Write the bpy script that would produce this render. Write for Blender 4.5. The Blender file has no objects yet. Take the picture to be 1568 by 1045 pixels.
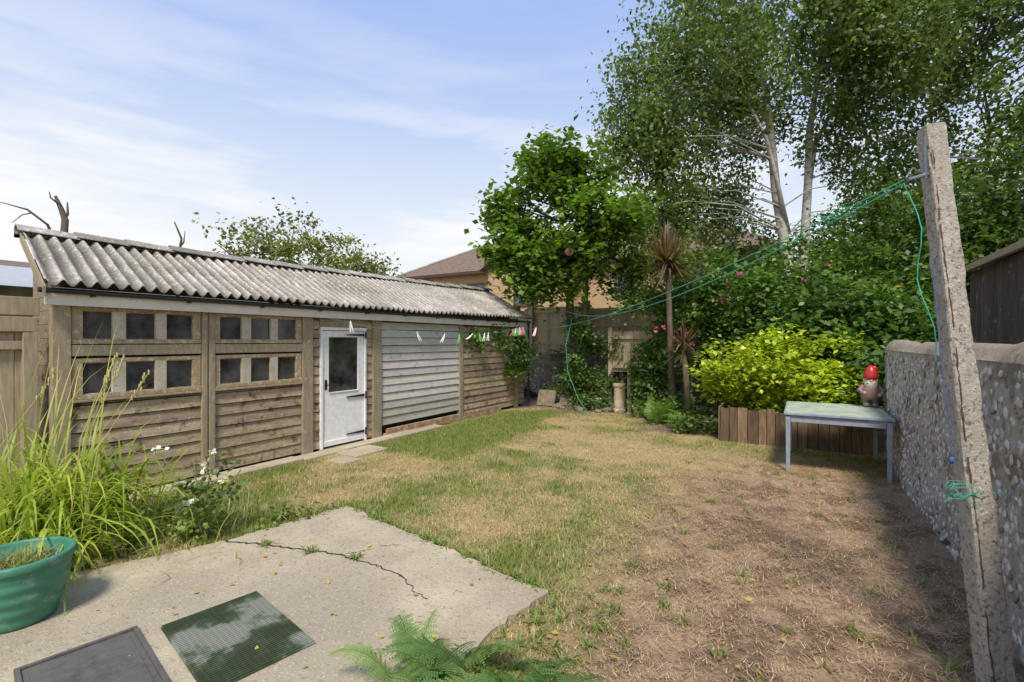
import bpy, bmesh, math, random
import numpy as np
from mathutils import Vector, Matrix
rng=np.random.default_rng(7); random.seed(7)
S=bpy.context.scene
col=S.collection
S.view_settings.view_transform='Standard'; S.view_settings.look='None'; S.view_settings.exposure=0
# ---------------------------------------------------------------- materials
def newmat(name):
    m=bpy.data.materials.new(name); m.use_nodes=True
    nt=m.node_tree; b=nt.nodes['Principled BSDF']; return m,nt,b
def noise(nt,vec,scale,detail=6,rough=.6):
    n=nt.nodes.new('ShaderNodeTexNoise'); n.inputs['Scale'].default_value=scale
    n.inputs['Detail'].default_value=detail; n.inputs['Roughness'].default_value=rough
    nt.links.new(vec,n.inputs['Vector']); return n
def ramp(nt,fac,stops):
    r=nt.nodes.new('ShaderNodeValToRGB'); e=r.color_ramp.elements
    while len(e)<len(stops): e.new(.5)
    for i,(p,c) in enumerate(stops):
        e[i].position=p; e[i].color=(*c,1) if not np.isscalar(c) else (c,c,c,1)
    nt.links.new(fac,r.inputs['Fac']); return r
def mix(nt,fac,a,b,mode='MIX'):
    m=nt.nodes.new('ShaderNodeMix'); m.data_type='RGBA'; m.blend_type=mode
    for v,k in ((fac,0),(a,6),(b,7)):
        if hasattr(v,'links') or hasattr(v,'is_output'): nt.links.new(v,m.inputs[k])
        elif k==0: m.inputs[0].default_value=v
        else: m.inputs[k].default_value=(*v,1)
    return m.outputs[2]
def coords(nt,stretch=(1,1,1)):
    t=nt.nodes.new('ShaderNodeTexCoord'); mp=nt.nodes.new('ShaderNodeMapping')
    mp.inputs['Scale'].default_value=stretch; nt.links.new(t.outputs['Object'],mp.inputs['Vector']); return mp.outputs[0]
def bump(nt,b,h,strength=.4,dist=.01):
    n=nt.nodes.new('ShaderNodeBump'); n.inputs['Strength'].default_value=strength; n.inputs['Distance'].default_value=dist
    nt.links.new(h,n.inputs['Height']); nt.links.new(n.outputs[0],b.inputs['Normal'])
def pmat(name,c1,c2,scale=8,rough=.8,bs=.4,bd=.01,stretch=(1,1,1),spots=None,spotscale=30,spotcut=.62,fine=None,attr=False,big=None,spots2=None,s2scale=60,s2cut=.62):
    m,nt,b=newmat(name); v=coords(nt,stretch); v0=coords(nt)
    n=noise(nt,v,scale,8,.65); r=ramp(nt,n.outputs['Fac'],[(.3,c1),(.7,c2)]); c=r.outputs[0]
    if big:
        nb=noise(nt,v0,big[0],4); rb=ramp(nt,nb.outputs['Fac'],[(.4,0.),(.62,1.)]); c=mix(nt,rb.outputs[0],c,big[1])
    for sp_,ss,sc_ in ((spots,spotscale,spotcut),(spots2,s2scale,s2cut)):
        if sp_:
            n2=noise(nt,v0,ss,5,.7); r2=ramp(nt,n2.outputs['Fac'],[(sc_-.04,0.),(sc_+.05,1.)]); c=mix(nt,r2.outputs[0],c,sp_)
    if attr:
        a=nt.nodes.new('ShaderNodeAttribute'); a.attribute_name='Col'; c=mix(nt,1.,c,a.outputs['Color'],'MULTIPLY')
    nt.links.new(c,b.inputs['Base Color']); b.inputs['Roughness'].default_value=rough
    nf=noise(nt,v,scale*(fine or 3),8,.7); bump(nt,b,nf.outputs['Fac'],bs,bd)
    return m
def leafmat(name,rough=.45,trans=.35,tcol=(1.5,1.7,.6)):
    m,nt,b=newmat(name); a=nt.nodes.new('ShaderNodeAttribute'); a.attribute_name='Col'
    nt.links.new(a.outputs['Color'],b.inputs['Base Color']); b.inputs['Roughness'].default_value=rough
    b.inputs['Specular IOR Level'].default_value=.45
    t=nt.nodes.new('ShaderNodeBsdfTranslucent'); c=mix(nt,1.,a.outputs['Color'],tcol,'MULTIPLY'); nt.links.new(c,t.inputs['Color'])
    ms=nt.nodes.new('ShaderNodeMixShader'); ms.inputs[0].default_value=trans
    nt.links.new(b.outputs[0],ms.inputs[1]); nt.links.new(t.outputs[0],ms.inputs[2])
    nt.links.new(ms.outputs[0],nt.nodes['Material Output'].inputs['Surface']); return m
def plain(name,c,rough=.5,metal=0,spec=.5):
    m=pmat(name,tuple(x*.85 for x in c),tuple(min(1,x*1.08) for x in c),14,rough,.15,.004)
    m.node_tree.nodes['Principled BSDF'].inputs['Metallic'].default_value=metal
    m.node_tree.nodes['Principled BSDF'].inputs['Specular IOR Level'].default_value=spec; return m
M={}
M['leaf']=leafmat('leaf'); M['blade']=leafmat('grass_blade',.6,.2,(1.2,1.3,.7))
M['ground']=pmat('ground_soil',(.72,.72,.72),(1.2,1.2,1.2),22,.95,.8,.02,attr=True)
M['slab']=pmat('old_concrete',(.37,.30,.19),(.58,.50,.345),2.6,.9,.9,.014,spots=(.25,.20,.13),spotscale=30,spotcut=.60,fine=26,big=(.9,(.36,.305,.215)),spots2=(.63,.57,.44),s2scale=80,s2cut=.61)
M['crack']=pmat('crack_dirt',(.03,.025,.015),(.07,.055,.03),20,.95)
M['wood']=pmat('weathered_board',(.25,.185,.12),(.48,.385,.265),5,.85,.5,.006,stretch=(6,1,9),spots=(.55,.49,.34),spotscale=16,spotcut=.61,attr=True,fine=4,spots2=(.14,.095,.06),s2scale=6,s2cut=.59)
M['pale']=pmat('pale_grey_board',(.42,.41,.37),(.62,.61,.56),5,.85,.5,.006,stretch=(6,1,9),spots=(.6,.59,.52),spotscale=14,spotcut=.62,attr=True,fine=4,spots2=(.3,.26,.2),s2scale=6,s2cut=.64)
M['post']=pmat('timber_post',(.22,.17,.11),(.38,.315,.21),6,.85,.5,.006,stretch=(6,6,1),spots=(.46,.42,.25),spotscale=18,spotcut=.62)
M['wframe']=pmat('window_timber',(.25,.165,.09),(.45,.34,.20),7,.8,.5,.005,spots=(.54,.49,.36),spotscale=26,spotcut=.57)
M['white']=plain('white_paint',(.82,.82,.81),.4)
M['fascia']=pmat('fascia_paint',(.60,.56,.50),(.78,.75,.70),3,.6,.2,.003,spots=(.3,.25,.18),spotscale=14,spotcut=.66)
M['black']=plain('black_metal',(.02,.02,.022),.45)
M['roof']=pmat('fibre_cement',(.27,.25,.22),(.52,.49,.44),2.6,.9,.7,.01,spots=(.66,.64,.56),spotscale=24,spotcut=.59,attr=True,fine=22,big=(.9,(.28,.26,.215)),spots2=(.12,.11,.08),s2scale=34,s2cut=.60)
M['bark']=pmat('bark',(.06,.045,.028),(.18,.135,.09),9,.9,1,.02,stretch=(2,2,.5))
M['birchbark']=pmat('birch_bark',(.30,.27,.22),(.66,.62,.55),5,.8,.6,.01,stretch=(1,1,2.5),spots=(.05,.04,.035),spotscale=5,spotcut=.6)
M['flint']=pmat('flint',(.75,.75,.75),(1.15,1.13,1.1),28,.7,.5,.006,attr=True)
M['mortar']=pmat('lime_mortar',(.42,.385,.325),(.62,.58,.50),9,.95,1,.03,spots=(.24,.215,.165),spotscale=15,spotcut=.61,fine=6,spots2=(.3,.26,.19),s2scale=2.5,s2cut=.56)
M['oldwall']=pmat('old_wall_mortar',(.16,.135,.10),(.30,.26,.20),9,.95,1,.03,spots=(.09,.085,.05),spotscale=6,spotcut=.56,fine=6)
M['cap']=pmat('wall_cap',(.28,.22,.16),(.48,.41,.32),9,.95,1,.03,fine=5,spots=(.2,.18,.09),spotscale=9,spotcut=.6)
M['conpost']=pmat('aggregate_concrete',(.32,.29,.24),(.52,.48,.405),9,.95,1,.012,spots=(.17,.14,.105),spotscale=42,spotcut=.57,fine=9,big=(3.,(.40,.36,.29)),spots2=(.64,.61,.54),s2scale=60,s2cut=.61)
M['rust']=pmat('rust',(.07,.03,.018),(.18,.08,.04),18,.9,1,.01)
M['fence']=pmat('fence_board',(.32,.255,.16),(.54,.445,.295),5,.85,.5,.006,stretch=(6,6,1),attr=True)
M['darkboard']=pmat('dark_stained_board',(.035,.024,.022),(.11,.08,.075),4,.8,.6,.006,stretch=(7,7,.6),attr=True,spots=(.26,.23,.22),spotscale=8,spotcut=.64)
M['planter']=pmat('planter_board',(.11,.065,.035),(.28,.18,.10),5,.85,.5,.006,stretch=(7,7,1),attr=True)
M['tablepaint']=pmat('table_blue_grey_paint',(.20,.235,.28),(.34,.37,.43),12,.6,.3,.003,spots=(.42,.42,.4),spotscale=30,spotcut=.66)
M['tabletop']=pmat('table_top',(.24,.33,.25),(.50,.54,.43),6,.55,.4,.003,spots=(.36,.27,.16),spotscale=16,spotcut=.60)
M['pot']=pmat('green_plastic',(.035,.16,.095),(.065,.25,.155),5,.5,.1,.003,spots=(.15,.26,.18),spotscale=12,spotcut=.6,big=(2.,(.05,.19,.115)))
M['dark']=plain('dark_interior',(.015,.014,.013),.8)
M['rope']=plain('green_line',(.05,.40,.29),.6); M['bluerope']=plain('blue_rope',(.05,.10,.3),.6)
M['soil']=pmat('soil',(.06,.04,.025),(.16,.11,.07),16,.95,1,.03)
M['red']=plain('red_paint',(.42,.02,.02),.35); M['skin']=plain('gnome_skin',(.48,.25,.17),.5); M['beard']=plain('gnome_beard',(.52,.44,.34),.8)
M['coat']=plain('gnome_coat',(.24,.15,.13),.5); M['bluep']=plain('gnome_trousers',(.2,.16,.14),.5)
M['clay']=pmat('terracotta_buff',(.42,.32,.2),(.6,.5,.34),8,.8)
M['greymat']=pmat('rubber_mat',(.055,.052,.048),(.13,.12,.11),18,.85,.8,.006,fine=10,big=(2.2,(.12,.11,.095)))
M['pink']=plain('pink_plastic',(.75,.04,.3),.4); M['pwhite']=plain('white_plastic',(.8,.8,.78),.4); M['pgreen']=plain('lime_plastic',(.2,.6,.12),.4)
m,nt,b=newmat('green_rubber_mat'); v=coords(nt); n=noise(nt,v,3.0,6,.6)
r=ramp(nt,n.outputs['Fac'],[(.42,(.035,.05,.022)),(.49,(.055,.08,.038)),(.56,(.23,.24,.19))]); nt.links.new(r.outputs[0],b.inputs['Base Color']); b.inputs['Roughness'].default_value=.85
M['greenmat']=m
m,nt,b=newmat('window_glass'); v=coords(nt); n=noise(nt,v,3,5,.6)
r=ramp(nt,n.outputs['Fac'],[(.35,(.012,.012,.014)),(.66,(.10,.098,.095))]); nt.links.new(r.outputs[0],b.inputs['Base Color'])
b.inputs['Roughness'].default_value=.1; b.inputs['Specular IOR Level'].default_value=.6; M['glass']=m
m,nt,b=newmat('buff_brick'); t=nt.nodes.new('ShaderNodeTexCoord'); sp=nt.nodes.new('ShaderNodeSeparateXYZ'); cb=nt.nodes.new('ShaderNodeCombineXYZ')
ad=nt.nodes.new('ShaderNodeMath'); nt.links.new(t.outputs['Object'],sp.inputs[0]); nt.links.new(sp.outputs[0],ad.inputs[0]); nt.links.new(sp.outputs[1],ad.inputs[1])
nt.links.new(ad.outputs[0],cb.inputs[0]); nt.links.new(sp.outputs[2],cb.inputs[1])
br=nt.nodes.new('ShaderNodeTexBrick'); br.inputs['Scale'].default_value=1; br.inputs['Brick Width'].default_value=.225; br.inputs['Row Height'].default_value=.075
br.inputs['Mortar Size'].default_value=.008; br.inputs['Color1'].default_value=(.55,.36,.17,1); br.inputs['Color2'].default_value=(.43,.27,.12,1); br.inputs['Mortar'].default_value=(.42,.36,.28,1)
nt.links.new(cb.outputs[0],br.inputs['Vector']); nt.links.new(br.outputs[0],b.inputs['Base Color']); b.inputs['Roughness'].default_value=.9; M['brick']=m
m,nt,b=newmat('roof_tiles'); v=coords(nt); w=nt.nodes.new('ShaderNodeTexWave'); w.bands_direction='Z'; w.wave_profile='SAW'; w.inputs['Scale'].default_value=1.6; w.inputs['Distortion'].default_value=.3
nt.links.new(v,w.inputs['Vector']); n=noise(nt,v,5,5); r=ramp(nt,n.outputs['Fac'],[(.3,(.14,.095,.07)),(.7,(.25,.18,.13))]); c=mix(nt,.35,r.outputs[0],w.outputs[0],'MULTIPLY')
nt.links.new(c,b.inputs['Base Color']); bump(nt,b,w.outputs['Fac'],.8,.05); b.inputs['Roughness'].default_value=.9; M['tiles']=m
# ---------------------------------------------------------------- mesh helpers
def empty(name):
    e=bpy.data.objects.new(name,None); e.empty_display_size=.2; col.objects.link(e); return e
def add(name,me,mat,parent=None,bevel=0,smooth=False):
    o=bpy.data.objects.new(name,me); col.objects.link(o); me.materials.append(mat)
    if parent: o.parent=parent
    if smooth: me.polygons.foreach_set('use_smooth',[True]*len(me.polygons))
    if bevel:
        md=o.modifiers.new('bevel','BEVEL'); md.width=bevel; md.segments=2; md.limit_method='ANGLE'
    return o
def npmesh(name,V,F,mat,parent=None,cols=None,smooth=False):
    V=np.asarray(V,np.float32); F=np.asarray(F,np.int32); me=bpy.data.meshes.new(name)
    me.vertices.add(len(V)); me.vertices.foreach_set('co',V.ravel())
    k=F.shape[1]; me.loops.add(F.size); me.loops.foreach_set('vertex_index',F.ravel())
    me.polygons.add(len(F)); me.polygons.foreach_set('loop_start',np.arange(0,F.size,k,dtype=np.int32))
    me.update(calc_edges=True)
    if cols is not None:
        a=me.color_attributes.new('Col','FLOAT_COLOR','POINT'); c=np.ones((len(V),4),np.float32); c[:,:3]=cols; a.data.foreach_set('color',c.ravel())
    return add(name,me,mat,parent,0,smooth)
class MB:
    def __init__(s): s.V=[];s.F=[];s.C=[]
    def add(s,V,F,c=(1,1,1)):
        o=len(s.V); s.V+= [tuple(v) for v in V]; s.F+=[tuple(i+o for i in f) for f in F]; s.C+=[c]*len(V)
    def box(s,x0,x1,y0,y1,z0,z1,c=(1,1,1),rot=None,piv=None):
        V=[(x,y,z) for x in(x0,x1) for y in(y0,y1) for z in(z0,z1)]
        if rot is not None:
            p=Vector(piv or ((x0+x1)/2,(y0+y1)/2,(z0+z1)/2)); V=[tuple(rot@(Vector(v)-p)+p) for v in V]
        s.add(V,[(0,1,3,2),(4,6,7,5),(0,4,5,1),(2,3,7,6),(0,2,6,4),(1,5,7,3)],c)
    def tube(s,P,R,n=7,c=(1,1,1),cap=True):
        P=[Vector(p) for p in P]
        if np.isscalar(R): R=[R]*len(P)
        V=[];F=[]
        for i,p in enumerate(P):
            t=(P[min(i+1,len(P)-1)]-P[max(i-1,0)]).normalized()
            u=t.cross(Vector((.31,.95,.02))).normalized() if abs(t.y)<.95 else t.cross(Vector((1,0,.1))).normalized(); w=t.cross(u)
            for k in range(n):
                a=2*math.pi*k/n; V.append(p+(u*math.cos(a)+w*math.sin(a))*R[i])
        for i in range(len(P)-1):
            for k in range(n): F.append((i*n+k,i*n+(k+1)%n,(i+1)*n+(k+1)%n,(i+1)*n+k))
        if cap: F.append(tuple(range(n))[::-1]); F.append(tuple((len(P)-1)*n+k for k in range(n)))
        s.add(V,F,c)
    def lathe(s,prof,cx,cy,cz,n=24,c=(1,1,1),sx=1,sy=1,wob=0):
        V=[];F=[]
        for (r,z) in prof:
            for k in range(n):
                a=2*math.pi*k/n; V.append((cx+r*sx*math.cos(a),cy+r*sy*math.sin(a),cz+z))
        for i in range(len(prof)-1):
            for k in range(n): F.append((i*n+k,i*n+(k+1)%n,(i+1)*n+(k+1)%n,(i+1)*n+k))
        s.add(V,F,c)
    def ball(s,cx,cy,cz,rx,ry=None,rz=None,c=(1,1,1),n=14):
        ry=ry or rx; rz=rz or rx
        s.lathe([(max(1e-4,math.sin(math.pi*i/10)),-math.cos(math.pi*i/10)*rz) for i in range(11)],cx,cy,cz,n,c,rx,ry)
    def obj(s,name,mat,parent=None,bevel=0,smooth=False,attr=False):
        me=bpy.data.meshes.new(name); me.from_pydata(s.V,[],s.F); me.update()
        bm=bmesh.new(); bm.from_mesh(me); bmesh.ops.recalc_face_normals(bm,faces=bm.faces); bm.to_mesh(me); bm.free()
        if attr:
            a=me.color_attributes.new('Col','FLOAT_COLOR','POINT'); c=np.ones((len(s.V),4),np.float32); c[:,:3]=np.array(s.C); a.data.foreach_set('color',c.ravel())
        return add(name,me,mat,parent,bevel,smooth)
def vn(x,y,sc,seed=0):
    r=np.random.default_rng(seed); L=r.random((128,128)); x=np.asarray(x)*sc+500.3; y=np.asarray(y)*sc+500.7
    xi=np.floor(x).astype(int); yi=np.floor(y).astype(int); fx=x-xi; fy=y-yi; fx=fx*fx*(3-2*fx); fy=fy*fy*(3-2*fy)
    g=lambda a,b:L[a%128,b%128]
    return (g(xi,yi)*(1-fx)+g(xi+1,yi)*fx)*(1-fy)+(g(xi,yi+1)*(1-fx)+g(xi+1,yi+1)*fx)*fy
def fbm(x,y,sc,seed=0,o=4):
    t=0;a=1;s=0
    for i in range(o): t=t+a*vn(x,y,sc*2**i,seed+i); s+=a; a*=.55
    return t/s
def sm(a,b,x): t=np.clip((x-a)/(b-a),0,1); return t*t*(3-2*t)
# ---------------------------------------------------------------- lawn colours
SLAB=[(-4.9,.2),(-4.75,.9),(-4.5,1.38),(-4.28,1.85),(-4.12,2.3),(-4.05,2.8),(-3.98,3.34),(-3.7,3.32),(-3.45,3.23),(-2.9,3.14),(-2.34,3.06),(-1.9,2.95),(-1.45,2.88),(-1.5,2.55),(-1.54,2.33),(-1.5,1.9),(-1.52,1.3),(-1.45,-3),(-4.9,-3)]
def inpoly(x,y,P):
    ins=np.zeros(np.shape(x),bool); n=len(P)
    for i in range(n):
        x0,y0=P[i];x1,y1=P[(i+1)%n]
        if y0==y1: continue
        c=((y0>y)!=(y1>y))&(x<(x1-x0)*(y-y0)/(y1-y0)+x0); ins^=c
    return ins
def zones(x,y):
    n1=fbm(x,y,.9,3); n2=fbm(x,y,2.6,11); n3=fbm(x,y,6,21,3)
    g=.42+1.8*(n1-.5)+1.5*(n2-.5)+.5*(n3-.5)
    gp=sm(-4.0,-4.7,x+.4*(n2-.5)+.12*(y-6))*sm(5.1,5.7,y)*sm(11,9.8,y); g=g+1.0*gp
    g=g+.35*sm(-2.9,-3.3,x)*sm(5.2,3.6,y) +.38*sm(-.9,-1.6,x)*sm(-3.2,-2.2,x)*sm(4.3,3.2,y)
    g=g-.2*sm(-4.2,-2.8,x)*sm(4.6,5.6,y)*sm(9,7.5,y)
    s=sm(-1.7,-.7,x+1.2*(n1-.5)+.6*(n2-.5))*sm(8.6,6.2,y+(n2-.5)*2)
    bed=np.maximum(sm(10.3,11.2,y+1.2*(n1-.5)),sm(-4.35,-4.7,x)*sm(2.1,1.7,y)); bed=np.maximum(bed,sm(8.7,9.3,y+.8*(n1-.5))*sm(-3.2,-2.2,x))
    return np.clip(g,0,1),np.clip(s,0,1),np.clip(bed,0,1),n3,n2
def lerp(a,b,t): return a+(b-a)*t[...,None]
def gcol(x,y):
    g,s,bed,n3,n2=zones(x,y)
    A=np.array
    tan=lerp(A([.32,.22,.095]),A([.48,.37,.18]),n3); c=lerp(tan,A([.14,.17,.03]),g*.85)
    st=lerp(A([.17,.105,.06]),A([.37,.25,.155]),sm(.32,.58,n3)); c=lerp(c,st,s)
    c=lerp(c,A([.14,.10,.065])*np.ones_like(c),bed); return c
def axis(lo,hi,st): return np.concatenate([[-400,-150,-60,-30,-15,lo-2],np.arange(lo,hi,st),[hi+2,15,30,60,150,400]])
def gz_(x,y): return (fbm(x,y,3,5)-.5)*.035+(vn(x,y,16,9)-.5)*.014
gx=axis(-6.6,1.4,.035); gy=axis(-1,13.2,.045)
X,Y=np.meshgrid(gx,gy,indexing='ij'); Z=gz_(X,Y)*((X>-6.6)&(X<1.4)&(Y>-1)&(Y<13.2))
ins=inpoly(X,Y,SLAB); Z=np.where(ins,-.04,Z)
nx,ny=len(gx),len(gy); idx=np.arange(nx*ny).reshape(nx,ny)
F=np.stack([idx[:-1,:-1],idx[1:,:-1],idx[1:,1:],idx[:-1,1:]],-1).reshape(-1,4)
npmesh('ground',np.stack([X,Y,Z],-1).reshape(-1,3),F,M['ground'],cols=gcol(X,Y).reshape(-1,3),smooth=True)
def blades(n,xr,yr,keep,lenr,wid,colf,flat,gl=0):
    x=rng.uniform(*xr,n); y=rng.uniform(*yr,n); k=keep(x,y)&~inpoly(x,y,SLAB); x=x[k];y=y[k]; n=len(x)
    L=rng.uniform(*lenr,n)
    if gl: L=L*(.75+gl*zones(x,y)[0]*(1-zones(x,y)[1]))
    a=rng.uniform(0,2*np.pi,n); f=flat(x,y)*rng.uniform(.6,1.2,n); ca,sa=np.cos(a),np.sin(a)
    w=rng.uniform(.6,1.2,n)*wid; el=np.clip(1.25-f,.04,1.5)
    b=np.stack([x,y,(fbm(x,y,3,5)-.5)*.035],-1)
    t=np.stack([ca*np.cos(el)*L,sa*np.cos(el)*L,np.sin(el)*L+.004],-1); s=np.stack([-sa*w,ca*w,0*w],-1)
    V=np.stack([b-s,b+s,b+t],1).reshape(-1,3); F=np.arange(3*n).reshape(n,3)
    return V,F,np.repeat(colf(x,y,n),3,0)
def gc(x,y,n):
    g,s,bed,n3,n2=zones(x,y); isg=rng.random(n)<np.clip(g*1.15-.05,.06,.97)*(1-.92*s)
    gr=lerp(np.array([.12,.17,.022]),np.array([.25,.31,.045]),rng.random(n)); ta=lerp(np.array([.38,.26,.11]),np.array([.62,.48,.25]),rng.random(n))
    return np.where(isg[:,None],gr,ta)*rng.uniform(.75,1.15,(n,1))
def fl(x,y):
    g,s,bed,n3,n2=zones(x,y); return .25+.55*(1-g)+.7*s
V,F,C=blades(310000,(-6.05,.95),(-.3,11.2),lambda x,y:(rng.random(len(x))<np.clip(4.5/np.hypot(x,y),.25,1)*(1-.65*zones(x,y)[1])*(1-zones(x,y)[2]*.93))&~((y>8.8)&(x>-1.2)),(.022,.055),.0036,gc,fl,.6)
npmesh('lawn_grass',V,F,M['blade'],cols=C)
def sc(x,y,n): return lerp(np.array([.26,.165,.10]),np.array([.64,.48,.32]),rng.random(n)**1.6)
V,F,C=blades(95000,(-2.6,.95),(-.3,9),lambda x,y:rng.random(len(x))<zones(x,y)[1]*(.5+.5*sm(.38,.56,zones(x,y)[4])),(.02,.08),.0025,sc,lambda x,y:1.15+0*x)
V[:,2]+=.006+np.repeat(rng.uniform(0,.02,len(V)//3),3)
npmesh('dry_straw',V,F,M['blade'],cols=C)
# ---------------------------------------------------------------- leaves
def leafgeo(P,size,C,elong=.62,up=.5,jit=.35,droop=0):
    n=len(P); N=rng.normal(size=(n,3)); N[:,2]=np.abs(N[:,2])+up; N/=np.linalg.norm(N,axis=1)[:,None]
    T=rng.normal(size=(n,3)); T[:,2]-=droop; T-=N*(T*N).sum(1)[:,None]; T/=np.linalg.norm(T,axis=1)[:,None]; B=np.cross(N,T)
    L=size*rng.uniform(1-jit,1+jit,(n,1)); W=L*elong*.5
    V=np.stack([P,P+T*L*.45+B*W+N*W*.25,P+T*L,P+T*L*.45-B*W+N*W*.25],1).reshape(-1,3)
    return V,np.arange(4*n).reshape(n,4),np.repeat(C,4,0)
def lcol(n,c1,c2,yel=.0):
    c=lerp(np.array(c1),np.array(c2),rng.random(n)**1.2)
    if yel: k=rng.random(n)<yel; c[k]=np.array([.40,.32,.05])
    return c
def clumps(cen,rad,nc,pw=2.0,inner=.25,rough=.44):
    d=rng.normal(size=(nc,3)); d/=np.linalg.norm(d,axis=1)[:,None]; u=inner+(1-inner)*rng.random(nc)**(1/pw)
    bumpy=(1-rough/2)+rough*rng.random(nc); return np.array(cen)+d*np.array(rad)*(u*bumpy)[:,None]
def foliage(name,blobs,size,c1,c2,parent=None,per=120,cr=.35,up=.5,droop=0,yel=0,elong=.62,zmin=.03,flat=.75,rough=.44):
    PP=[];CC=[];CL=[]
    for cen,rad,nc in blobs:
        c=clumps(cen,rad,nc,rough=rough); CL.append(c)
        k=rng.integers(int(per*.4),int(per*1.6),nc); P=np.repeat(c,k,0)+rng.normal(size=(k.sum(),3))*np.repeat(rng.uniform(.5,1.3,nc),k)[:,None]*cr*np.array([1,1,flat])
        br=np.repeat(rng.uniform(.65,1.35,nc),k); PP.append(P); CC.append(lcol(len(P),c1,c2,yel)*br[:,None]*rng.uniform(.85,1.15,(len(P),1)))
    P=np.concatenate(PP);C=np.concatenate(CC); k=P[:,2]>zmin
    V,F,C=leafgeo(P[k],size,C[k],elong,up,.35,droop); npmesh(name,V,F,M['leaf'],parent,C); return np.concatenate(CL)
def limbs(mb,trunk,targets,r0,n=6):
    T=[Vector(p) for p in trunk]
    for tg in targets:
        tg=Vector(tg); best=min(T,key=lambda p:(p-tg).length+ (3 if p.z>tg.z-.2 else 0)); m1=best.lerp(tg,.4)+Vector((random.uniform(-.2,.2),random.uniform(-.2,.2),.12*(tg-best).length)); m2=best.lerp(tg,.75)+Vector((random.uniform(-.12,.12),random.uniform(-.12,.12),.08*(tg-best).length))
        mb.tube([best,m1,m2,tg],[r0,r0*.65,r0*.4,r0*.12],n,cap=False)
def dense(P,k=4):
    P=[Vector(p) for p in P]; out=[]
    for i in range(len(P)-1):
        for j in range(k): out.append(P[i].lerp(P[i+1],j/k))
    return out+[P[-1]]
R=np.array([.857,.515,0]); Fd=np.array([-.515,.857,0])
# --- sycamore
e=empty('sycamore_tree'); mb=MB(); tr=[(-5.15,11.9,0),(-5.1,11.8,1.2),(-5.25,11.7,2.4),(-5.2,11.6,3.5),(-5.4,11.5,4.8),(-5.5,11.4,6.3)]
mb.tube(tr,[.14,.12,.11,.09,.06,.02],9); mb.tube([(-5.1,11.8,1.1),(-4.8,11.6,2.3),(-4.7,11.5,3.4),(-4.6,11.4,4.6)],[.09,.08,.06,.03],8)
cl=foliage('crown',[((-5.5,11.3,4.9),(1.6,1.3,1.7),64),((-5.7,11.3,6.4),(.8,.7,.75),15),((-4.95,11.4,6.2),(.6,.6,.5),9),((-6.35,10.9,4.0),(.8,.7,.9),18),((-6.8,11.,5.2),(.4,.5,.7),8),((-4.2,11.7,4.4),(.8,.8,1.3),22),((-5.8,11.,3.1),(.8,.5,.5),14)],.165,(.07,.13,.02),(.20,.31,.045),e,100,.25,1.0,.45,elong=.8,rough=.75)
limbs(mb,dense(tr[2:]),cl[::2],.03); mb.obj('trunk',M['bark'],e,smooth=True)
# --- birch
e=empty('silver_birch_tree'); B0=np.array([-.4,16.,0])
def bp(o,h,dp=0): return tuple(B0+R*o+Fd*dp+np.array([0,0,h]))
mb=MB()
tA=[bp(0,0),bp(.02,2.5),bp(0,4.2),bp(-.3,6.),bp(-.5,8.1),bp(-.75,9.8),bp(-1,12.5)]
tB=[bp(.1,0),bp(.3,2.5),bp(.5,4.3),bp(.62,6.2),bp(.85,7.9,.3),bp(1.2,9.8,.4),bp(1.5,12.8,.5)]
tC=[bp(-.5,8.),bp(-1.1,8.9),bp(-1.8,9.6),bp(-2.7,10.6),bp(-3.2,12)]
tD=[bp(.05,4.8),bp(-.5,6.2,-.4),bp(-.9,7.3,-.6),bp(-1.5,8.2,-.8)]
tE=[bp(.62,6.),bp(1.1,7.6,.4),bp(1.9,9.,.5),bp(2.6,10.8,.5)]
mb.tube(tA,[.2,.17,.15,.13,.1,.07,.03],9); mb.tube(tB,[.17,.15,.13,.11,.09,.06,.03],9)
for t in (tC,tE): mb.tube(t,[.075,.06,.05,.035,.02],7)
mb.tube(tD,[.08,.06,.05,.03],7)
bl=[(bp(-.3,11.5),(4.2,3,3.),155),(bp(-2.6,9.2),(2.3,1.8,2.2),88),(bp(-4.1,7.2),(1.35,1.3,1.7),48),(bp(2.4,9.6),(2.2,2,3.),84),(bp(-3.6,5.2),(1.3,1.2,1.3),34),(bp(.3,8.2,1),(2.2,1.3,1.8),30),(bp(-1.8,6.0,1),(1.5,1.,1.4),24),(bp(2.6,6.4),(1.4,1.2,1.5),26),(bp(1.,10,-1.5),(1.5,.8,1.8),24)]
cl=foliage('crown',bl,.13,(.075,.12,.032),(.20,.27,.08),e,145,.31,.15,1.2,flat=1.35,rough=.6)
limbs(mb,dense(tA[3:])+dense(tB[3:])+dense(tC)+dense(tE)+dense(tD),cl[::5],.026,5); mb.obj('trunk',M['birchbark'],e,smooth=True)
def tree(name,base,h,blobs,size,c1,c2,per,cr,r=.14,bark='bark',step=4,**k):
    e=empty(name); mb=MB(); b=Vector(base); pts=[b+Vector((random.uniform(-.08,.08)*i,random.uniform(-.08,.08)*i,h*i/5)) for i in range(6)]
    mb.tube(pts,[r*(1-.17*i) for i in range(6)],8); cl=foliage('crown',blobs,size,c1,c2,e,per,cr,**k)
    limbs(mb,dense(pts[2:]),cl[::step],r*.22,5); mb.obj('trunk',M[bark],e,smooth=True)
tree('ash_tree',(4.6,19,0),10,[((4.4,18.5,8.3),(2.6,2.4,4.0),100),((3.2,17.5,5.2),(1.8,1.5,1.6),36),((7.6,18,8),(2.3,2.3,4.),70),((5.5,17,11.8),(3.2,2,2.4),62)],.14,(.07,.115,.035),(.19,.25,.075),130,.34,.12,droop=.8,flat=1.1,rough=.6)
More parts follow.
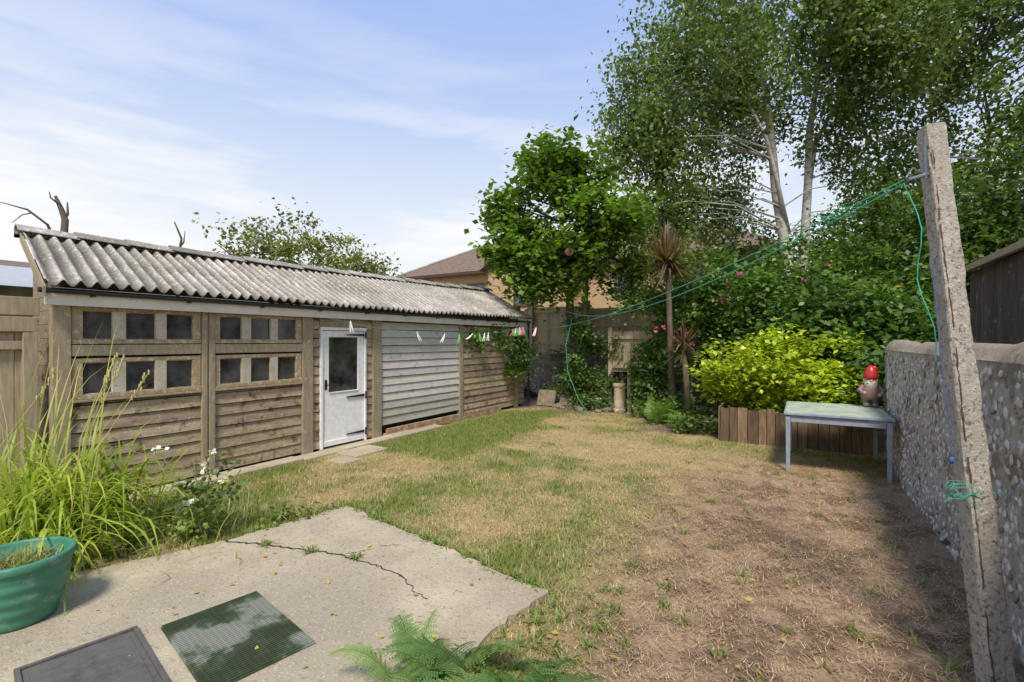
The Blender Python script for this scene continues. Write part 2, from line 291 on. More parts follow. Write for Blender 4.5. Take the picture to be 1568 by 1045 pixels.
tree('elder_tree',(2.9,13.5,0),4.5,[((2.6,13,3.5),(1.5,1.2,1.4),50),((3.9,12.4,3.9),(1.3,1.2,1.7),50),((1.6,14,4.2),(1.4,1.2,1.2),36),((5.2,12.5,4.2),(1.5,1.2,1.9),44)],.125,(.045,.09,.02),(.13,.20,.045),120,.31,.08,droop=.4,rough=.65)
tree('hawthorn_tree',(-1.6,17.8,0),5,[((-2.2,17.5,4.2),(2,1.2,1.5),34),((.8,17.5,3.9),(1.8,1.2,1.4),34)],.12,(.07,.125,.025),(.17,.25,.055),110,.33,.1,droop=.4)
e=empty('apple_tree'); mb=MB(); T0=(-12.2,8.0,0); fk=[(-12.2,8.0,1.6),(-12.2,8.1,2.3)]
mb.tube([T0]+fk,[.16,.13,.11],8)
for tip in ((-12.3,6.4,4.1),(-12.0,7.5,4.6),(-12.4,8.6,4.9),(-11.9,9.8,4.7),(-12.1,11.2,4.3)):
    a=np.array(fk[1]);b_=np.array(tip); mb.tube([a,a+(b_-a)*.35+np.array([0,0,.25]),a+(b_-a)*.7+np.array([0,0,.2]),b_],[.07,.05,.03,.008],6)
cl=foliage('crown',[((-12.2,8.9,4.2),(1.2,1.9,.8),58),((-12.,10.8,4.0),(1.,1.1,.75),30),((-12.3,7.1,3.9),(.9,1.1,.6),20)],.115,(.10,.125,.035),(.25,.27,.09),e,54,.23,.3,.2,yel=.06,rough=.75)
limbs(mb,[(-12.3,6.6,3.7),(-12.,7.4,4.0),(-12.3,8.4,4.),(-12.,9.5,4.),(-12,10.5,3.8)],cl[::2],.018,5); mb.obj('trunk',M['bark'],e,smooth=True)
foliage('distant_trees',[((x,42+random.uniform(-3,3),random.uniform(3,6)),(3.2,2.5,random.uniform(3,4.6)),20) for x in np.arange(-8,34,4.2)],.55,(.05,.09,.028),(.12,.17,.05),None,80,.9)
for nm,P0 in (('dead_tree_stump',(-8.9,2.56)),('bare_sapling',(-9.4,4.25))):
    mb=MB(); x,y=P0
    if nm[0]=='d':
        mb.tube([(x,y,0),(x,y,2.8),(x+.02,y+.03,3.4),(x-.02,y-.0,3.55),(x,y-.07,3.72)],[.06,.05,.04,.032,.018],8); mb.tube([(x,y+.02,3.4),(x-.02,y+.07,3.5),(x,y+.06,3.66)],[.025,.018,.01],6)
        mb.tube([(x,y-.02,3.6),(x,y-.12,3.68),(x,y-.13,3.76)],[.014,.01,.006],5)
        mb.tube([(x,y,2.9),(x,y-.15,3.3),(x,y-.35,3.46),(x,y-.62,3.5)],[.03,.018,.012,.005],6); mb.tube([(x,y-.3,3.43),(x,y-.4,3.38),(x,y-.5,3.25)],[.01,.007,.004],5)
    else:
        mb.tube([(x,y,0),(x,y,3.1),(x+.03,y+.05,3.5),(x,y-.05,3.78)],[.035,.028,.02,.012],6); mb.tube([(x,y,3.3),(x,y+.1,3.45),(x,y+.12,3.65)],[.02,.012,.006],5)
    mb.obj(nm,M['bark'],None,smooth=True)
# --- hedge / climbers at back
foliage('ivy_hedge',[((-2.0,11.0,2.1),(1.2,.7,1.3),50),((-.6,11.1,2.0),(1.3,.7,1.3),66),((.6,11,1.9),(1.0,.7,1.15),55),((-2.9,11.9,3.0),(.7,.5,.8),22),((-.2,11.8,3.1),(2.2,.6,.6),42),((1.6,11.2,2.0),(.9,.8,1.2),36)],.115,(.045,.10,.018),(.15,.245,.045),None,125,.21,.6,.5,rough=.85,yel=.012)
foliage('climbing_ivy',[((-5.0,11.6,1.5),(.35,.3,1.3),34),((-4.7,12.1,.6),(.6,.4,.5),18),((-3.0,10.9,1.0),(.35,.3,.9),26),((-6.2,9.7,1.75),(.05,.5,.3),5),((-6.22,8.8,1.6),(.04,.3,.3),3),((-6.15,10.6,1.4),(.12,.5,.6),16),((-4.2,12.3,1.5),(1.2,.3,.3),12),((-3.7,12.2,3.3),(.6,.5,.7),18),((-5.6,12.4,1.0),(.5,.3,.4),10)],.10,(.05,.11,.02),(.14,.23,.045),None,70,.14,.4,.6)
foliage('back_bed_plants',[((-4.3,11.3,.2),(.8,.3,.25),18),((-2.2,10.4,.25),(.5,.3,.3),16),((-5.5,11.9,.35),(.4,.3,.35),10),((-1.6,9.3,.18),(.35,.25,.22),10),((-2.9,10.6,.3),(.3,.2,.3),8)],.08,(.07,.13,.025),(.18,.26,.06),None,50,.12,.8)
foliage('choisya_bush',[((-.32,9.5,1.14),(1.22,.72,.63),98),((.5,9.45,.95),(.6,.5,.45),28),((-1.2,9.5,.95),(.38,.4,.4),15)],.10,(.24,.34,.02),(.60,.64,.05),None,85,.125,1.1,.1,elong=.58,rough=.6)
foliage('laurel_bush',[((1.0,10.2,1.6),(.9,.6,.9),56),((.3,10.3,1.9),(.7,.5,.6),28),((1.05,9.1,1.15),(.25,.25,.5),12)],.14,(.05,.11,.022),(.13,.21,.045),None,70,.19,.7,.3,rough=.6)
P=[]
for c,r,k in (((-1.1,10.35,2.75),.3,4),((-2.25,10.15,1.75),.2,4),((-2.35,10.2,2.0),.2,3),((.1,10.4,2.8),.3,2)):
    P.append(np.repeat(np.array(c)+rng.normal(size=(k,3))*r*np.array([1,.3,.6]),6,0)+rng.normal(size=(k*6,3))*.025)
P=np.concatenate(P); V,F,C=leafgeo(P,.06,np.tile([[.55,.07,.25]],(len(P),1)),.9); npmesh('pink_flowers',V,F,M['leaf'],cols=C)
# ---------------------------------------------------------------- ribbons
def ribbons(n,basef,dirf,length,width,droop,colf,seg=8):
    V=[];F=[];C=[]
    for i in range(n):
        p=np.array(basef(i),float); d=np.array(dirf(i),float); d/=np.linalg.norm(d); L=random.uniform(*length); w=random.uniform(*width); dr=random.uniform(*droop); c=np.array(colf(i))
        s=np.cross(d,[0,0,1.]); s/=np.linalg.norm(s)+1e-6; o=len(V)
        for k in range(seg+1):
            u=k/seg; ww=w*(1-u**2.5)*(.6+.8*min(u*3,1)*.5); V+= [p-s*ww,p+s*ww]; C+=[c*(.8+.3*u)]*2
            if k: F.append((o+2*k-2,o+2*k-1,o+2*k+1,o+2*k))
            p=p+d*L/seg; d=d+np.array([0,0,-dr*(.3+u)/seg*2]); d/=np.linalg.norm(d)
    return np.array(V),np.array(F),np.array(C)
def rdir(el0,el1):
    a=random.uniform(0,2*math.pi); e=math.radians(random.uniform(el0,el1)); return (math.cos(a)*math.cos(e),math.sin(a)*math.cos(e),math.sin(e))
def gpick(a,b): t=random.random(); return [a[k]+(b[k]-a[k])*t for k in range(3)]
def strap(name,n,c,r,length,width,droop,ca,cb,el=(55,88),seg=8,parent=None,z=0):
    V,F,C=ribbons(n,lambda i:(c[0]+random.gauss(0,r),c[1]+random.gauss(0,r),z),lambda i:rdir(*el),length,width,droop,lambda i:gpick(ca,cb),seg); return npmesh(name,V,F,M['leaf'],parent,C)
e=empty('daylily_clump')
strap('leaves',640,(-5.3,1.45),.27,(.75,1.3),(.009,.017),(1.3,2.8),(.18,.27,.03),(.50,.54,.08),parent=e,el=(45,86))
strap('front_leaves',280,(-4.95,1.15),.17,(.5,1.0),(.008,.014),(1.4,2.8),(.2,.29,.03),(.52,.55,.09),parent=e,el=(40,86))
strap('tall_leaves',20,(-5.3,1.3),.25,(1.5,2.05),(.006,.010),(.5,1.3),(.36,.38,.07),(.55,.50,.16),el=(68,88),parent=e)
strap('dry_leaves',90,(-5.0,1.4),.3,(.4,.8),(.006,.012),(1.8,3),(.45,.34,.16),(.58,.46,.24),el=(15,60),parent=e)
mb=MB()
for i in range(9):
    x=-5.3+random.gauss(0,.3);y=1.35+random.gauss(0,.28);h=random.uniform(1.3,1.85);dx=random.uniform(-.3,.5);dy=random.uniform(-.2,.5)
    mb.tube([(x,y,0),(x+dx*.3,y+dy*.3,h*.6),(x+dx,y+dy,h)],[.005,.004,.003],5)
    for k in range(10): 
        u=k/10; mb.ball(x+dx*(1-.25*u)+random.gauss(0,.012),y+dy*(1-.25*u)+random.gauss(0,.012),h-.28*u*.8,.008,.008,.022,n=5)
mb.obj('seed_stalks',pmat('straw_stalk',(.34,.32,.1),(.5,.44,.18),9),e)
foliage('border_weeds',[((-4.75,1.75,.08),(.3,.25,.12),11),((-4.45,2.1,.1),(.2,.2,.14),8),((-5.0,2.1,.08),(.4,.4,.12),12),((-4.2,2.9,.05),(.12,.4,.06),7)],.055,(.10,.16,.03),(.27,.32,.08),None,45,.09,.7)
strap('border_grass_tuft',190,(-4.75,2.3),.32,(.15,.4),(.003,.007),(.8,2.4),(.22,.25,.05),(.58,.50,.2),el=(30,85))
e=empty('white_rose_bush'); mb=MB(); tips=[]
for dx,dy,h in ((0,0,.62),(.14,.1,.5),(-.35,-.2,.76),(-.1,.12,.70),(.1,-.15,.38),(-.4,.1,.62),(.2,.2,.58)):
    t=(-4.4+dx,2.2+dy,h); tips.append(t); mb.tube([(-4.42,2.2,0),(-4.42+dx*.5,2.2+dy*.5,h*.6),t],[.008,.006,.004],5)
mb.obj('stems',pmat('rose_stem',(.14,.17,.05),(.26,.24,.09),9),e)
foliage('leaves',[((-4.42,2.2,.28),(.26,.22,.26),10),((-4.5,2.2,.5),(.3,.2,.18),7)],.06,(.07,.13,.03),(.18,.24,.06),e,20,.07,.7)
P=np.concatenate([np.array(t)+rng.normal(size=(14,3))*.016 for t in tips[:5]]); V,F,C=leafgeo(P,.04,np.tile([[.8,.78,.74]],(len(P),1)),.9); npmesh('petals',V,F,M['leaf'],e,C)
V=[];F=[];C=[]; o=0
pts=[(random.uniform(-1.4,.8),random.uniform(1.2,7.5)) for _ in range(75)]+[(-3.75,2.36),(-3.33,2.47),(-2.95,2.56)]*2+[(.75+random.uniform(-.15,.15),random.uniform(3,7)) for _ in range(14)]+[(random.uniform(-1.45,-1.0),random.uniform(1.9,3.2)) for _ in range(34)]
for i in range(5,12):
    a=np.array(SLAB[i]);b_=np.array(SLAB[i+1])
    for k in range(14): q=a+(b_-a)*random.random(); pts.append((q[0]+random.gauss(0,.015),q[1]+random.gauss(.02,.015)))
for x,y in pts:
    k=random.randint(5,14); v,f,c=ribbons(k,lambda i:(x+random.gauss(0,.02),y+random.gauss(0,.02),.01 if not (-4.2<x<-1.6 and y<2.8) else .035),lambda i:rdir(10,70),(.04,.12),(.003,.008),(.5,2),lambda i:gpick((.13,.20,.035),(.30,.34,.09)),4); V.append(v);F.append(f+o);C.append(c);o+=len(v)
npmesh('weeds',np.concatenate(V),np.concatenate(F),M['leaf'],None,np.concatenate(C))
n=150; P=np.stack([rng.uniform(-1.6,.85,n),rng.uniform(1.3,7.5,n),np.full(n,.03)],-1); P[:26,0]=rng.uniform(-4,-1.7,26); P[:26,1]=rng.uniform(.9,2.8,26); P[:26,2]=.045
V,F,C=leafgeo(P,.04,lcol(n,(.60,.48,.06),(.45,.28,.12)),.6,4); npmesh('fallen_leaves',V,F,M['leaf'],None,C)
# ferns
def fern(name,cx,cy,n,Lr,z=0,el=(35,75),c1=(.07,.15,.03),c2=(.16,.27,.06),dr=(.9,1.8),r=.05):
    V=[];F=[];C=[]
    for i in range(n):
        d=np.array(rdir(*el))
        L=random.uniform(*Lr); p=np.array([cx+random.gauss(0,r),cy+random.gauss(0,r),z]); dd=random.uniform(*dr); c=np.array(gpick(c1,c2)); N=26; roll=random.uniform(-.5,.5)
        for k in range(N+1):
            u=k/N; s=np.cross(d,[0,0,1.]); s/=np.linalg.norm(s); nn=np.cross(s,d); s=s*math.cos(roll)+nn*math.sin(roll); nn=np.cross(s,d); o=len(V); w=.0028*(1-u*.7)
            V+=[p-s*w,p+s*w,p+d*L/N+s*w,p+d*L/N-s*w]; F.append((o,o+1,o+2,o+3)); C+=[c*.8]*4
            if u>.14:
                pl=(L*.29*math.sin(min(1,(u-.1)/.32)*math.pi/2)*(1-u)**.75+.006)*random.uniform(.8,1.12)
                for sg in (-1,1):
                    q=p.copy(); pd=s*sg*.9+d*random.uniform(.25,.5)-nn*random.uniform(.0,.35); pd/=np.linalg.norm(pd); m=max(4,int(pl/.012)); side=np.cross(pd,nn); side/=np.linalg.norm(side)
                    for j in range(m):
                        v=j/m; q2=q+pd*pl*v-np.array([0,0,.16*pl*v*v]); ll=.016*(1-v)**.7*(.5+pl/.2)*.9+.003; ww=pl/m*.42
                        for s2 in (-1,1):
                            o=len(V); t=side*s2+pd*.35; V+=[q2-pd*ww,q2+t*ll*.6-pd*ww*.6,q2+t*ll,q2+pd*ww]; F.append((o,o+1,o+2,o+3)); C+=[c*(.9+.25*v)]*4
            p=p+d*L/N; d=d+np.array([0,0,-dd/N*(.4+u)]); d/=np.linalg.norm(d)
    npmesh(name,np.array(V),np.array(F),M['leaf'],None,np.array(C))
fern('bracken_fern',-1.52,1.84,40,(.35,.60),0,(10,62),(.07,.15,.03),(.22,.33,.09),dr=(1.4,2.8),r=.12)
fern('bracken_fern',-1.10,1.74,36,(.32,.58),0,(10,58),(.07,.15,.03),(.20,.31,.08),dr=(1.4,2.8),r=.14)
fern('fern',-2.55,10.0,18,(.5,.85),0,(30,70),(.13,.25,.04),(.28,.42,.08))
fern('fern',-1.9,9.6,15,(.4,.7),0,(20,60),(.13,.25,.04),(.26,.40,.08))
fern('fern',-4.75,1.55,9,(.25,.45),0,(20,60),(.36,.32,.1),(.36,.38,.1))
def cordy(x,y,h,r,n,lean=0):
    e=empty('cordyline_palm'); mb=MB(); mb.tube([(x+.1,y+.1,0),(x+.05,y,h*.5),(x,y,h)],[.07,.06,.05],8); mb.obj('trunk',M['bark'],e,smooth=True)
    V,F,C=ribbons(n,lambda i:(x+random.gauss(0,.02),y+random.gauss(0,.02),h+random.uniform(-.15,.12)),lambda i:rdir(-35,88),(r*.75,r*1.15),(.014,.026),(.05,.6),lambda i:gpick((.09,.035,.03),(.24,.15,.11)) if random.random()<.8 else gpick((.1,.14,.04),(.2,.2,.1)),6)
    npmesh('leaves',V,F,M['leaf'],e,C)
cordy(-2.38,10.2,3.3,.82,260); cordy(-2.0,9.9,1.6,.5,100)
# ---------------------------------------------------------------- concrete patio
bm=bmesh.new(); DP=[]
for i in range(len(SLAB)):
    a=np.array(SLAB[i]);b_=np.array(SLAB[(i+1)%len(SLAB)]); m_=max(1,int(np.linalg.norm(b_-a)/.05)) if a[1]>-1 else 1
    for k in range(m_): DP.append(tuple(a+(b_-a)*k/m_+(rng.normal(size=2)*.012 if k else 0)))
vs=[bm.verts.new((x,y,.03)) for x,y in DP]; f=bm.faces.new(vs); 
f.normal_update()
if f.normal.z<0: f.normal_flip()
ex=bmesh.ops.extrude_face_region(bm,geom=[f]); bmesh.ops.translate(bm,verts=[v for v in ex['geom'] if isinstance(v,bmesh.types.BMVert)],vec=(0,0,-.09))
bmesh.ops.recalc_face_normals(bm,faces=bm.faces); me=bpy.data.meshes.new('concrete_patio'); bm.to_mesh(me); bm.free(); add('concrete_patio',me,M['slab'])
def crack(name,cp,w0):
    L=[]
    for i in range(len(cp)-1):
        for k in range(8): t=k/8; L.append((cp[i][0]*(1-t)+cp[i+1][0]*t+random.gauss(0,.007),cp[i][1]*(1-t)+cp[i+1][1]*t+random.gauss(0,.008)))
    V=[];F=[]
    for i,(x,y) in enumerate(L):
        w=w0*(1-i/len(L))+.0012+abs(random.gauss(0,.002)); V+=[(x,y-w,.034),(x,y+w,.034)]
        if i: F.append((2*i-2,2*i-1,2*i+1,2*i))
    npmesh(name,V,F,M['crack'])
crack('patio_crack',[(-4.13,2.22),(-3.9,2.31),(-3.6,2.40),(-3.34,2.48),(-3.1,2.54),(-2.92,2.55),(-2.7,2.56),(-2.43,2.535),(-2.2,2.42),(-2.05,2.40)],.008)
crack('patio_crack',[(-3.1,2.54),(-3.0,2.66),(-2.95,2.8),(-2.8,2.95)],.002)
mb=MB(); y=1.7
while y<7.2:
    l=random.uniform(.6,1.1); mb.box(-6.28,-6.02+random.uniform(-.02,.02),y,y+l-.012,-.05,.045+random.uniform(-.008,.008)); y+=l
mb.box(-6.0,-5.55,4.85,5.5,-.03,.03); mb.box(-5.75,-5.4,4.5,4.8,-.03,.025)
mb.obj('shed_path',M['slab'],None,.012)
# ---------------------------------------------------------------- mats
def matobj(name,ctr,ang,w,d,mt,rib):
    e=empty(name); mb=MB(); Rm=Matrix.Rotation(ang,3,'Z')
    def bx(x0,x1,y0,y1,z0,z1): mb.box(ctr[0]+x0,ctr[0]+x1,ctr[1]+y0,ctr[1]+y1,z0,z1,rot=Rm,piv=(ctr[0],ctr[1],0))
    bx(-w/2,w/2,-d/2,d/2,.034,.040)
    if rib:
        nx=int(w/.018)
        for i in range(nx): bx(-w/2+i*w/nx+.003,-w/2+i*w/nx+.011,-d/2+.006,d/2-.006,.0402,.052)
        ny=int(d/.03)
        for i in range(ny): bx(-w/2+.004,w/2-.004,-d/2+i*d/ny+.003,-d/2+i*d/ny+.009,.0403,.0485)
    else:
        t=.022; bx(-w/2,w/2,-d/2,-d/2+t,.0402,.052); bx(-w/2,w/2,d/2-t,d/2,.0402,.052); bx(-w/2,-w/2+t,-d/2+t,d/2-t,.0402,.0515); bx(w/2-t,w/2,-d/2+t,d/2-t,.0402,.0515)
        bx(-w/2+.05,w/2-.05,-d/2+.05,d/2-.05,.0402,.046)
    mb.obj('mat_surface',mt,e)
matobj('green_door_mat',(-2.745,1.54),math.radians(-10.5),.80,.53,M['greenmat'],True)
matobj('grey_door_mat',(-2.96,.965),math.radians(-10.5),.80,.5,M['greymat'],False)
# ---------------------------------------------------------------- green pot
e=empty('green_plant_pot'); mb=MB(); px_,py_=-4.05,.96
prof=[]
for i in range(0,25):
    u=i/24; r=.175+.075*math.sin(u*math.pi/2*.95); r+=.004*math.sin(u*2*math.pi*4.5)*(1 if u<.85 else 0); prof.append((r,.035+.34*u))
prof+=[(.262,.372),(.267,.38),(.267,.415),(.26,.422),(.243,.422),(.237,.41),(.232,.34),(.21,.325)]
mb.lathe([(0.001,.035)]+prof,px_,py_,0,48); mb.obj('pot',M['pot'],e,smooth=True)
mb=MB(); mb.lathe([(.001,.352),(.1,.356),(.2,.35),(.235,.342)],px_,py_,0,30); mb.obj('soil',M['soil'],e,smooth=True)
V,F,C=ribbons(240,lambda i:(px_+random.gauss(0,.09),py_+random.gauss(0,.09),.345),lambda i:rdir(20,80),(.06,.15),(.002,.005),(.4,1.6),lambda i:gpick((.15,.24,.04),(.46,.42,.15)),4); npmesh('pot_grass',V,F,M['leaf'],e,C)
# ---------------------------------------------------------------- SHED
e=empty('garden_shed'); XW=-6.3
def zadd(y): return (y-1.65)/9.5
mb=MB(); mb.box(-6.98,XW-.09,1.82,11.05,0,2.1); mb.obj('inner_body',M['dark'],e)
def board(mb,y0,y1,z0,z1,x=XW,pitch=.14,tint=lambda:1):
    z=z0
    while z<z1-.02:
        h=min(pitch,z1-z); t=tint(); g=random.uniform(.74,1.15)*t; c=(g,g*random.uniform(.94,1.0),g*random.uniform(.86,1.0)); j0=random.uniform(-.004,.004); j1=random.uniform(-.004,.004)
        V=[(x-.07,y0,z),(x+j0,y0,z+.006+j0),(x-.018,y0,z+h-.006),(x-.07,y0,z+h-.006),(x-.07,y1,z),(x+j1,y1,z+.006+j1),(x-.018,y1,z+h-.006),(x-.07,y1,z+h-.006)]
        mb.add(V,[(0,1,2,3),(7,6,5,4),(0,4,5,1),(1,5,6,2),(2,6,7,3),(3,7,4,0)],c); z+=h
mb=MB(); board(mb,1.88,3.105,.06,1.07); board(mb,3.262,4.49,.06,1.07)
board(mb,4.668,4.80,.06,2.05,pitch=.14); board(mb,5.735,5.846,.06,2.05); board(mb,8.402,11.1,.06,2.05)
mb.obj('front_boards',M['wood'],e,attr=True)
mb=MB(); board(mb,6.043,8.284,.22,2.05); mb.obj('pale_boards',M['pale'],e,attr=True)
mb=MB()
for yy in (1.78,11.06): 
    z=.05
    while z<2.6:
        x1=XW-.03 if z<2.1 else XW-.03-(z+.14-2.2)/.68*1.15
        if x1>-6.98: mb.box(-7.0,x1,yy,yy+.03,z,z+.136,(random.uniform(.6,.8),)*3)
        z+=.14
z=.05
while z<2.55: mb.box(-7.02,-6.99,1.82,11.05,z,z+.136,(random.uniform(.85,1.1),)*3); z+=.14
mb.obj('end_and_rear_boards',M['wood'],e,attr=True)
mb=MB()
for y0,y1 in ((1.73,1.877),(3.107,3.17),(3.19,3.26),(4.492,4.666),(5.848,6.041),(8.286,8.400),(10.62,10.74)): mb.box(XW-.06,XW+.032,y0,y1,0,2.06)
mb.box(XW-.06,XW+.015,3.17,3.19,0,2.06)
mb.box(XW-.06,XW+.024,1.88,3.105,1.545,1.66); mb.box(XW-.06,XW+.024,3.262,4.49,1.545,1.66)
mb.box(XW-.06,XW+.030,1.88,3.105,1.072,1.10); mb.box(XW-.06,XW+.030,3.262,4.49,1.072,1.10)
mb.obj('posts_and_rails',M['post'],e,.006)
mb=MB(); y=6.1
while y<9.8:
    mb.box(XW-.05,XW+.03,y,y+.215,.0,.07,rot=Matrix.Rotation(random.gauss(0,.02),3,'Z')); mb.box(XW-.05,XW+.02+random.uniform(-.01,.01),y+.1,y+.31,.076,.145); y+=.226
mb.obj('brick_footing',pmat('red_brick',(.24,.13,.07),(.42,.26,.14),5,.9,.6,.01,spots=(.4,.36,.28),spotscale=9,spotcut=.56),e,.004)
frames=MB(); glass=MB(); mull=MB()
for ys in ([(1.974,2.219),(2.341,2.619),(2.731,3.01)],[(3.331,3.604),(3.727,4.003),(4.11,4.395)]):
    for z0,z1 in ((1.715,2.015),(1.148,1.478)):
        lo,hi=ys[0][0]-.09,ys[-1][1]+.09
        frames.box(XW-.05,XW+.012,lo,hi,z1,z1+.045); frames.box(XW-.05,XW+.02,lo,hi,z0-.045,z0)
        edges=[lo]+[v for p in ys for v in p]+[hi]
        for k in range(0,len(edges),2):
            (frames if k in(0,6) else mull).box(XW-.05,XW+(.01 if k in (0,6) else .014),edges[k],edges[k+1],z0,z1)
        for a,b_ in ys:
            a-=.012;b_+=.012
            glass.box(XW-.03,XW-.024,a,b_,z0,z1)
            w=.01
            for q in ((a,a+w,z0,z1),(b_-w,b_,z0,z1),(a+w,b_-w,z0,z0+w),(a+w,b_-w,z1-w,z1)): frames.box(XW-.0235,XW-.004,*q)
frames.obj('window_frames',M['wframe'],e,.004); glass.obj('window_panes',M['glass'],e)
mull.obj('window_mullions',pmat('worn_cream_paint',(.40,.34,.24),(.58,.53,.42),8,.7,.4,.004,spots=(.28,.21,.13),spotscale=34,spotcut=.61),e,.004)
mb=MB(); D0,D1=4.85,5.66
mb.box(XW-.04,XW+.0,D0,D1,.07,.90); mb.box(XW-.04,XW+.0,D0,D0+.12,.90,1.86); mb.box(XW-.04,XW+0,D1-.12,D1,.90,1.86); mb.box(XW-.04,XW+0,D0+.12,D1-.12,1.76,1.86)
mb.box(XW-.04,XW+.028,D0-.045,D0-.006,.04,1.915); mb.box(XW-.04,XW+.028,D1+.006,D1+.04,.04,1.915); mb.box(XW-.04,XW+.028,D0-.006,D1+.006,1.868,1.915)
mb.box(XW-.0,XW+.012,D0+.12,D1-.12,.885,.90); mb.box(XW+.0,XW+.018,D0+.01,D1-.01,.07,.15)
mb.obj('door',M['white'],e,.004)
mb=MB(); mb.box(XW-.025,XW-.018,D0+.12,D1-.12,.90,1.76); mb.obj('door_glass',M['glass'],e)
mb=MB()
for z in (.20,.80,1.80):
    V=[(XW+.002,D1,z-.02),(XW+.002,D1,z+.02),(XW+.002,D1-.36,z+.006),(XW+.002,D1-.36,z-.006)]; V2=[(x+.019,y,zz) for x,y,zz in V]
    mb.add(V+V2,[(0,1,2,3),(7,6,5,4),(0,4,5,1),(1,5,6,2),(2,6,7,3),(3,7,4,0)]); mb.box(XW+.0285,XW+.034,D1+.004,D1+.034,z-.06,z+.06)
mb.tube([(XW+.01,D0+.06,1.02),(XW+.05,D0+.06,1.02),(XW+.05,D0+.14,1.02)],.009,8); mb.box(XW+.001,XW+.008,D0+.04,D0+.08,.95,1.1)
mb.obj('hinges_and_handle',M['black'],e)
mb=MB(); mb.box(XW-.06,XW+.05,4.80,5.72,.0,.038); mb.box(XW-.06,XW+.01,4.80,5.735,1.92,2.05); mb.obj('door_surround',M['post'],e)
def corr(name,x0,x1,za,zb,ya,yb,rows=24):
    per=.132; n=int((yb[0]-ya[0])/per*10); V=[];C=[]
    us=np.linspace(0,1,n+1); vs_=np.linspace(0,1,rows+1)
    for v in vs_:
        xx=x0+(x1-x0)*v; y0=ya[0]+(ya[1]-ya[0])*v; y1=yb[0]+(yb[1]-yb[0])*v
        zz=za[0]*(1-v)+zb[0]*v+us*((za[1]-za[0])*(1-v)+(zb[1]-zb[0])*v)
        step=.016*(1-((v*2)%1)) if v<1 else 0
        ph=us*(yb[0]-ya[0])/per*2*np.pi
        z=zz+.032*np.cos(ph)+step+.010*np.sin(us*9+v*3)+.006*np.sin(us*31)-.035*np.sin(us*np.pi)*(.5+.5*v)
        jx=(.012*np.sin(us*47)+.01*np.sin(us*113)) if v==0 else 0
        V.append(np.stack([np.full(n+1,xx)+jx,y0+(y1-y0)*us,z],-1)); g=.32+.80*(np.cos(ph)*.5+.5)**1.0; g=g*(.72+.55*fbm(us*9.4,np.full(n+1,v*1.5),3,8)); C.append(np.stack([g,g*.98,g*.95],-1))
    V=np.concatenate(V);C=np.concatenate(C); idx=np.arange((rows+1)*(n+1)).reshape(rows+1,n+1)
    F=np.stack([idx[:-1,:-1],idx[:-1,1:],idx[1:,1:],idx[1:,:-1]],-1).reshape(-1,4)
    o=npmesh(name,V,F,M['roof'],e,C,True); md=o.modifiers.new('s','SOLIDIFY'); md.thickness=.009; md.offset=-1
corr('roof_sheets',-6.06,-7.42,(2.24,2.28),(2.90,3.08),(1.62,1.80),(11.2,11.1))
mb=MB(); y=1.74
while y<11.1:
    l=min(.5,11.14-y); zc=2.905+.18*zadd(y)-.035*math.sin(math.pi*zadd(y))+random.uniform(-.007,.007); V=[];F=[]
    for yy in (y,y+l+.03):
        up=.014 if yy==y else 0
        for th in (0,.01):
            pts=[(-.05,-.10),(-.05,-.06),(-.045,-.01),(-.03,.02),(0,.035),(.03,.022),(.05,.0),(.07,-.02),(.085,-.035)]
            for a,b_ in pts: V.append((-7.4+a,yy,zc+b_+.04+up-th))
    for i in range(8): F+=[(i,i+1,19+i,18+i),(9+i,27+i,28+i,10+i),(i,9+i,10+i,i+1),(18+i,19+i,28+i,27+i)]
    F+=[(0,18,27,9),(8,17,35,26)]; g=random.uniform(.6,1.05); mb.add(V,F,(g,g,g)); y+=l
mb.obj('ridge_caps',M['roof'],e,attr=True)
mb=MB(); mb.box(-6.225,-6.20,1.66,11.15,2.05,2.165); mb.obj('fascia_board',M['fascia'],e,.003)
mb=MB(); P=[(-6.155,1.6,2.185),(-6.155,4.6,2.19),(-6.155,8,2.20),(-6.155,11.2,2.20)]; mb.tube(P,.026,10)
mb.tube([(-6.165,11.1,2.17),(-6.2,11.16,2.0),(-6.2,11.16,.1)],.03,8)
for y in np.arange(2,11.2,.9): mb.box(-6.20,-6.125,y,y+.025,2.145,2.158)
mb.obj('gutter',M['black'],e,smooth=False)
mb=MB(); V=[(-6.1,1.64,2.12),(-6.1,1.64,2.22),(-7.42,1.80,2.9),(-7.42,1.80,2.80),(-6.1,1.62,2.12),(-6.1,1.62,2.22),(-7.42,1.78,2.9),(-7.42,1.78,2.80)]
mb.add(V,[(0,1,2,3),(7,6,5,4),(0,4,5,1),(1,5,6,2),(2,6,7,3),(3,7,4,0)]); mb.obj('bargeboard',M['post'],e)
